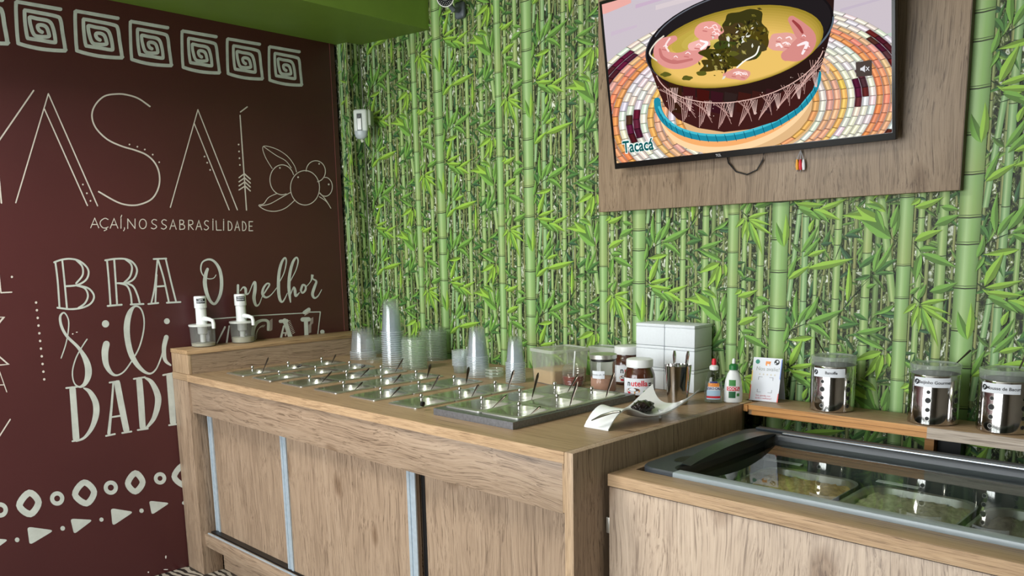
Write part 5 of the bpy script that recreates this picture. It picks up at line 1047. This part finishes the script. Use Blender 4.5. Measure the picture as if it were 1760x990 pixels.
chunk(1218, 53, 24, 19, (214, 146, 138), hi=(238, 202, 200)); chunk(1268, 128, 24, 10, (206, 142, 130), hi=(238, 214, 212)); chunk(1345, 72, 26, 18, (208, 150, 140), hi=(238, 216, 214)); tline([(1362, 34, 14), (1376, 50, 26), (1388, 68, 32), (1372, 88, 34), (1352, 96, 18)], 22, (196, 128, 122)); tline([(1372, 78, 3), (1388, 74, 6), (1380, 92, 4)], 4, (236, 218, 220)); tline([(1364, 36, 4), (1374, 46, 6), (1380, 56, 4)], 4, (142, 58, 58))
for x, y, rx, ry in ((1285, 40, 36, 20), (1262, 58, 24, 18), (1300, 64, 26, 20), (1270, 84, 36, 18), (1246, 96, 38, 17), (1230, 112, 28, 12), (1285, 86, 26, 16)): chunk(x, y, rx, ry, jit((62, 56, 22), 10), 13, None, .3)
for i in range(150):
    t = random.random(); x = 1305-80*t+random.gauss(0, 15); y = 32+80*t+random.gauss(0, 11); s_ = random.uniform(2, 6); a = random.uniform(0, 6.3)
    tp_([(x+s_*math.cos(a), y+s_*math.sin(a)), (x+s_*.5*math.cos(a+1.8), y+s_*.5*math.sin(a+1.8)), (x-s_*math.cos(a), y-s_*math.sin(a)), (x+s_*.4*math.cos(a-1.7), y+s_*.4*math.sin(a-1.7))], random.choice(((30, 26, 14), (86, 80, 30), (120, 112, 46), (150, 140, 80), (44, 40, 18), (206, 206, 196), (72, 62, 24))))
for x, y in ((1145, 128), (1182, 134), (1208, 126), (1262, 92)): chunk(x, y, 9, 4, (84, 84, 30))
tline([(1306, 80), (1300, 94), (1282, 104), (1268, 116)], 2.5, (232, 230, 222)); tline([(1130, 104), (1118, 92), (1128, 74), (1142, 62)], 2.4, (214, 206, 190))
for i in range(60):
    t = random.uniform(8, 172); p = arc(1272, 80+random.uniform(0, 40), 152, 82, -.17, t, t+.1, 1)[0]; tp_(disc_px(p[0], p[1], random.uniform(.4, .9), n=6)[0], (206, 186, 176))
for x, y, w_ in ((1142, 80, 7), (1160, 98, 6), (1180, 92, 8), (1198, 78, 9), (1212, 48, 7), (1226, 56, 6), (1338, 66, 7), (1352, 76, 8), (1380, 62, 6), (1386, 80, 7), (1262, 126, 6), (1278, 128, 5)):
    tline([(x, y), (x+w_*.5, y-w_*.3), (x+w_, y+w_*.1)], 1.3, (240, 222, 222)); tline([(x-2, y+5), (x+w_*.6, y+6)], 2.2, (186, 112, 108))
# mute badge and caption
LAY[0] += 1; tp_([(1472, 107), (1500, 103), (1500, 130), (1473, 132)], (70, 60, 56)); tp_([(1480, 117), (1483, 116), (1488, 112), (1488, 124), (1483, 121), (1480, 121)], (206, 206, 210)); tline([(1490, 115), (1495, 121)], 1.2, (206, 206, 210), False); tline([(1495, 115), (1490, 121)], 1.2, (206, 206, 210), False)
M_TVP = printmat('tv_picture', emit=1.0)
pic.build('picture', M_TVP, screen)
cu, cv = tvuv(1098, 251)
def cap_text(bold, col, off, name):
    me = text_mesh('Tacacá', .058, 'CENTER', bold, 0, .84)
    a = me.attributes.new('ink', 'FLOAT_COLOR', 'POINT'); a.data.foreach_set('color', [x for _ in me.vertices for x in lin(col)])
    for v in me.vertices: v.co = Vector((cu+v.co.x, -off, cv+v.co.y))
    obj(name, me, M_TVP, screen, smooth=False)
cap_text(.0042, (226, 240, 238), .0060, 'caption_outline'); cap_text(.0014, (14, 84, 84), .0064, 'caption')
cab = thing('tv_cable', 'black cable loop hanging under the television', 'cable', onY(1280, 300, 1.03)); o0 = cab.location
obj('cable', tube([tuple(onY(x, y, 1.032)-o0) for x, y in ((1249, 262), (1252, 280), (1265, 295), (1284, 300), (1301, 292), (1311, 275), (1313, 262))], .0025, 8), M_BLACK, cab)
av = thing('av_plugs', 'short lead with red, white and yellow plugs hanging under the television', 'cable', onY(1376, 290, 1.03)); o0 = av.location
for x, c, nm in ((1370, (226, 160, 40), 'yellow_plug'), (1375.5, (206, 30, 50), 'red_plug'), (1381, (226, 226, 228), 'white_plug')):
    a_, b_ = onY(x, 274, 1.03)-o0, onY(x+.6, 292, 1.03)-o0; pl = obj(nm, tube([a_, a_*.6+b_*.4, a_*.3+b_*.7, b_], [.003, .0052, .0055, .004], 10), pm(nm, c, .4), av)
    obj('pin', tube([b_, b_+Vector((0, 0, -.006))], .0022, 8), M_STEELB, pl); obj('wire', tube([a_, onY(1376, 258, 1.03)-o0], .0012, 6), pm('grey_wire', (190, 190, 194), .5), av)

# ------------------------------------------------------------------ sensor and camera on the bamboo wall
c_ = onY(620, 212, .955); sn = thing('motion_sensor', 'white wall motion sensor near the corner of the bamboo wall', 'sensor', (c_.x, .955, c_.z), .62)
bmx = bx(-.036, .036, -.010, .020, -.045, .068, .012, seg=4); obj('sensor_body', bmx, pm('sensor_white', (196, 204, 196), .45), sn)
obj('sensor_lens', lathe([(0, -.040), (.016, -.038), (.029, -.028), (.0335, -.012), (.034, 0), (0, 0)], 24, 1, .62, loc=(0, -.001, -.038)), pm('lens_plastic', (168, 178, 180), .3), sn)
obj('slot', bx(-.016, .010, -.0125, -.0098, -.036, .046, .001), pm('slot_grey', (88, 96, 92), .4), sn); obj('slider', bx(-.013, .007, -.0142, -.0124, -.032, .022, .001), M_WHITE, sn); obj('lens_dot', lathe([(0, -.0026), (.0085, -.002), (.0095, 0)], 16, loc=(0, 0, 0)), M_BLACK, sn)
ld = [o for o in sn.children if o.name.startswith('lens_dot')][0]; ld.rotation_euler = (math.radians(90), 0, 0); ld.location = (-.003, -.0145, .034); ld.scale = (1, 1, -1)
obj('bracket', bx(.030, .050, .005, .060, -.010, .062, .003), pm('bracket_grey', (150, 162, 140), .5), sn); obj('cable_stub', tube([(0, .005, -.076), (.004, .008, -.090)], .008, 8), pm('sensor_cable', (190, 196, 180), .5), sn)
cc_ = onY(765, -4, .93); sc_ = thing('security_camera', 'bullet security camera with infrared ring at the top of the bamboo wall', 'camera', cc_)
dirv = (CAM-cc_).normalized(); q_ = dirv.to_track_quat('Z', 'Y')
def oriented(n, b, m): bmesh.ops.transform(b, matrix=q_.to_matrix().to_4x4(), verts=b.verts); return obj(n, b, m, sc_)
oriented('camera_barrel', lathe([(0, -.09), (.030, -.09), (.036, -.08), (.036, -.004), (.0375, 0), (.0375, .004), (.0335, .004), (.0335, .001)], 28), pm('camera_white', (222, 222, 218), .4)); oriented('camera_face', lathe([(0, .0005), (.034, .0005), (.034, -.003)], 28), pm('camera_face', (34, 36, 40), .25)); oriented('camera_lens', lathe([(.015, .001), (.014, .004), (.008, .005), (0, .003)], 20), pm('camera_lens', (120, 124, 126), .15, .4))
led_b = bmesh.new()
for R_, n_ in ((.0215, 16), (.0285, 22)):
    for k in range(n_): t = 2*math.pi*k/n_; lathe([(.0016, .0006), (.0012, .002), (0, .0024)], 6, bm=led_b, loc=(R_*math.cos(t), R_*math.sin(t), 0))
oriented('infrared_leds', led_b, pm('led_clear', (206, 206, 200), .3))
m_ = onY(788, 17, 1.045); obj('mount_base', bx(m_.x-.03, m_.x+.03, 1.045, WY-.006, m_.z-.035, m_.z+.035, .014, seg=4), pm('mount_grey', (96, 104, 110), .4), sc_, world=True); obj('mount_arm', tube([Vector((0, 0, 0))-dirv*.05, (m_-cc_)*.6+Vector((0, 0, -.02)), m_-cc_], [.012, .011, .013], 10), MATS['mount_grey'], sc_)
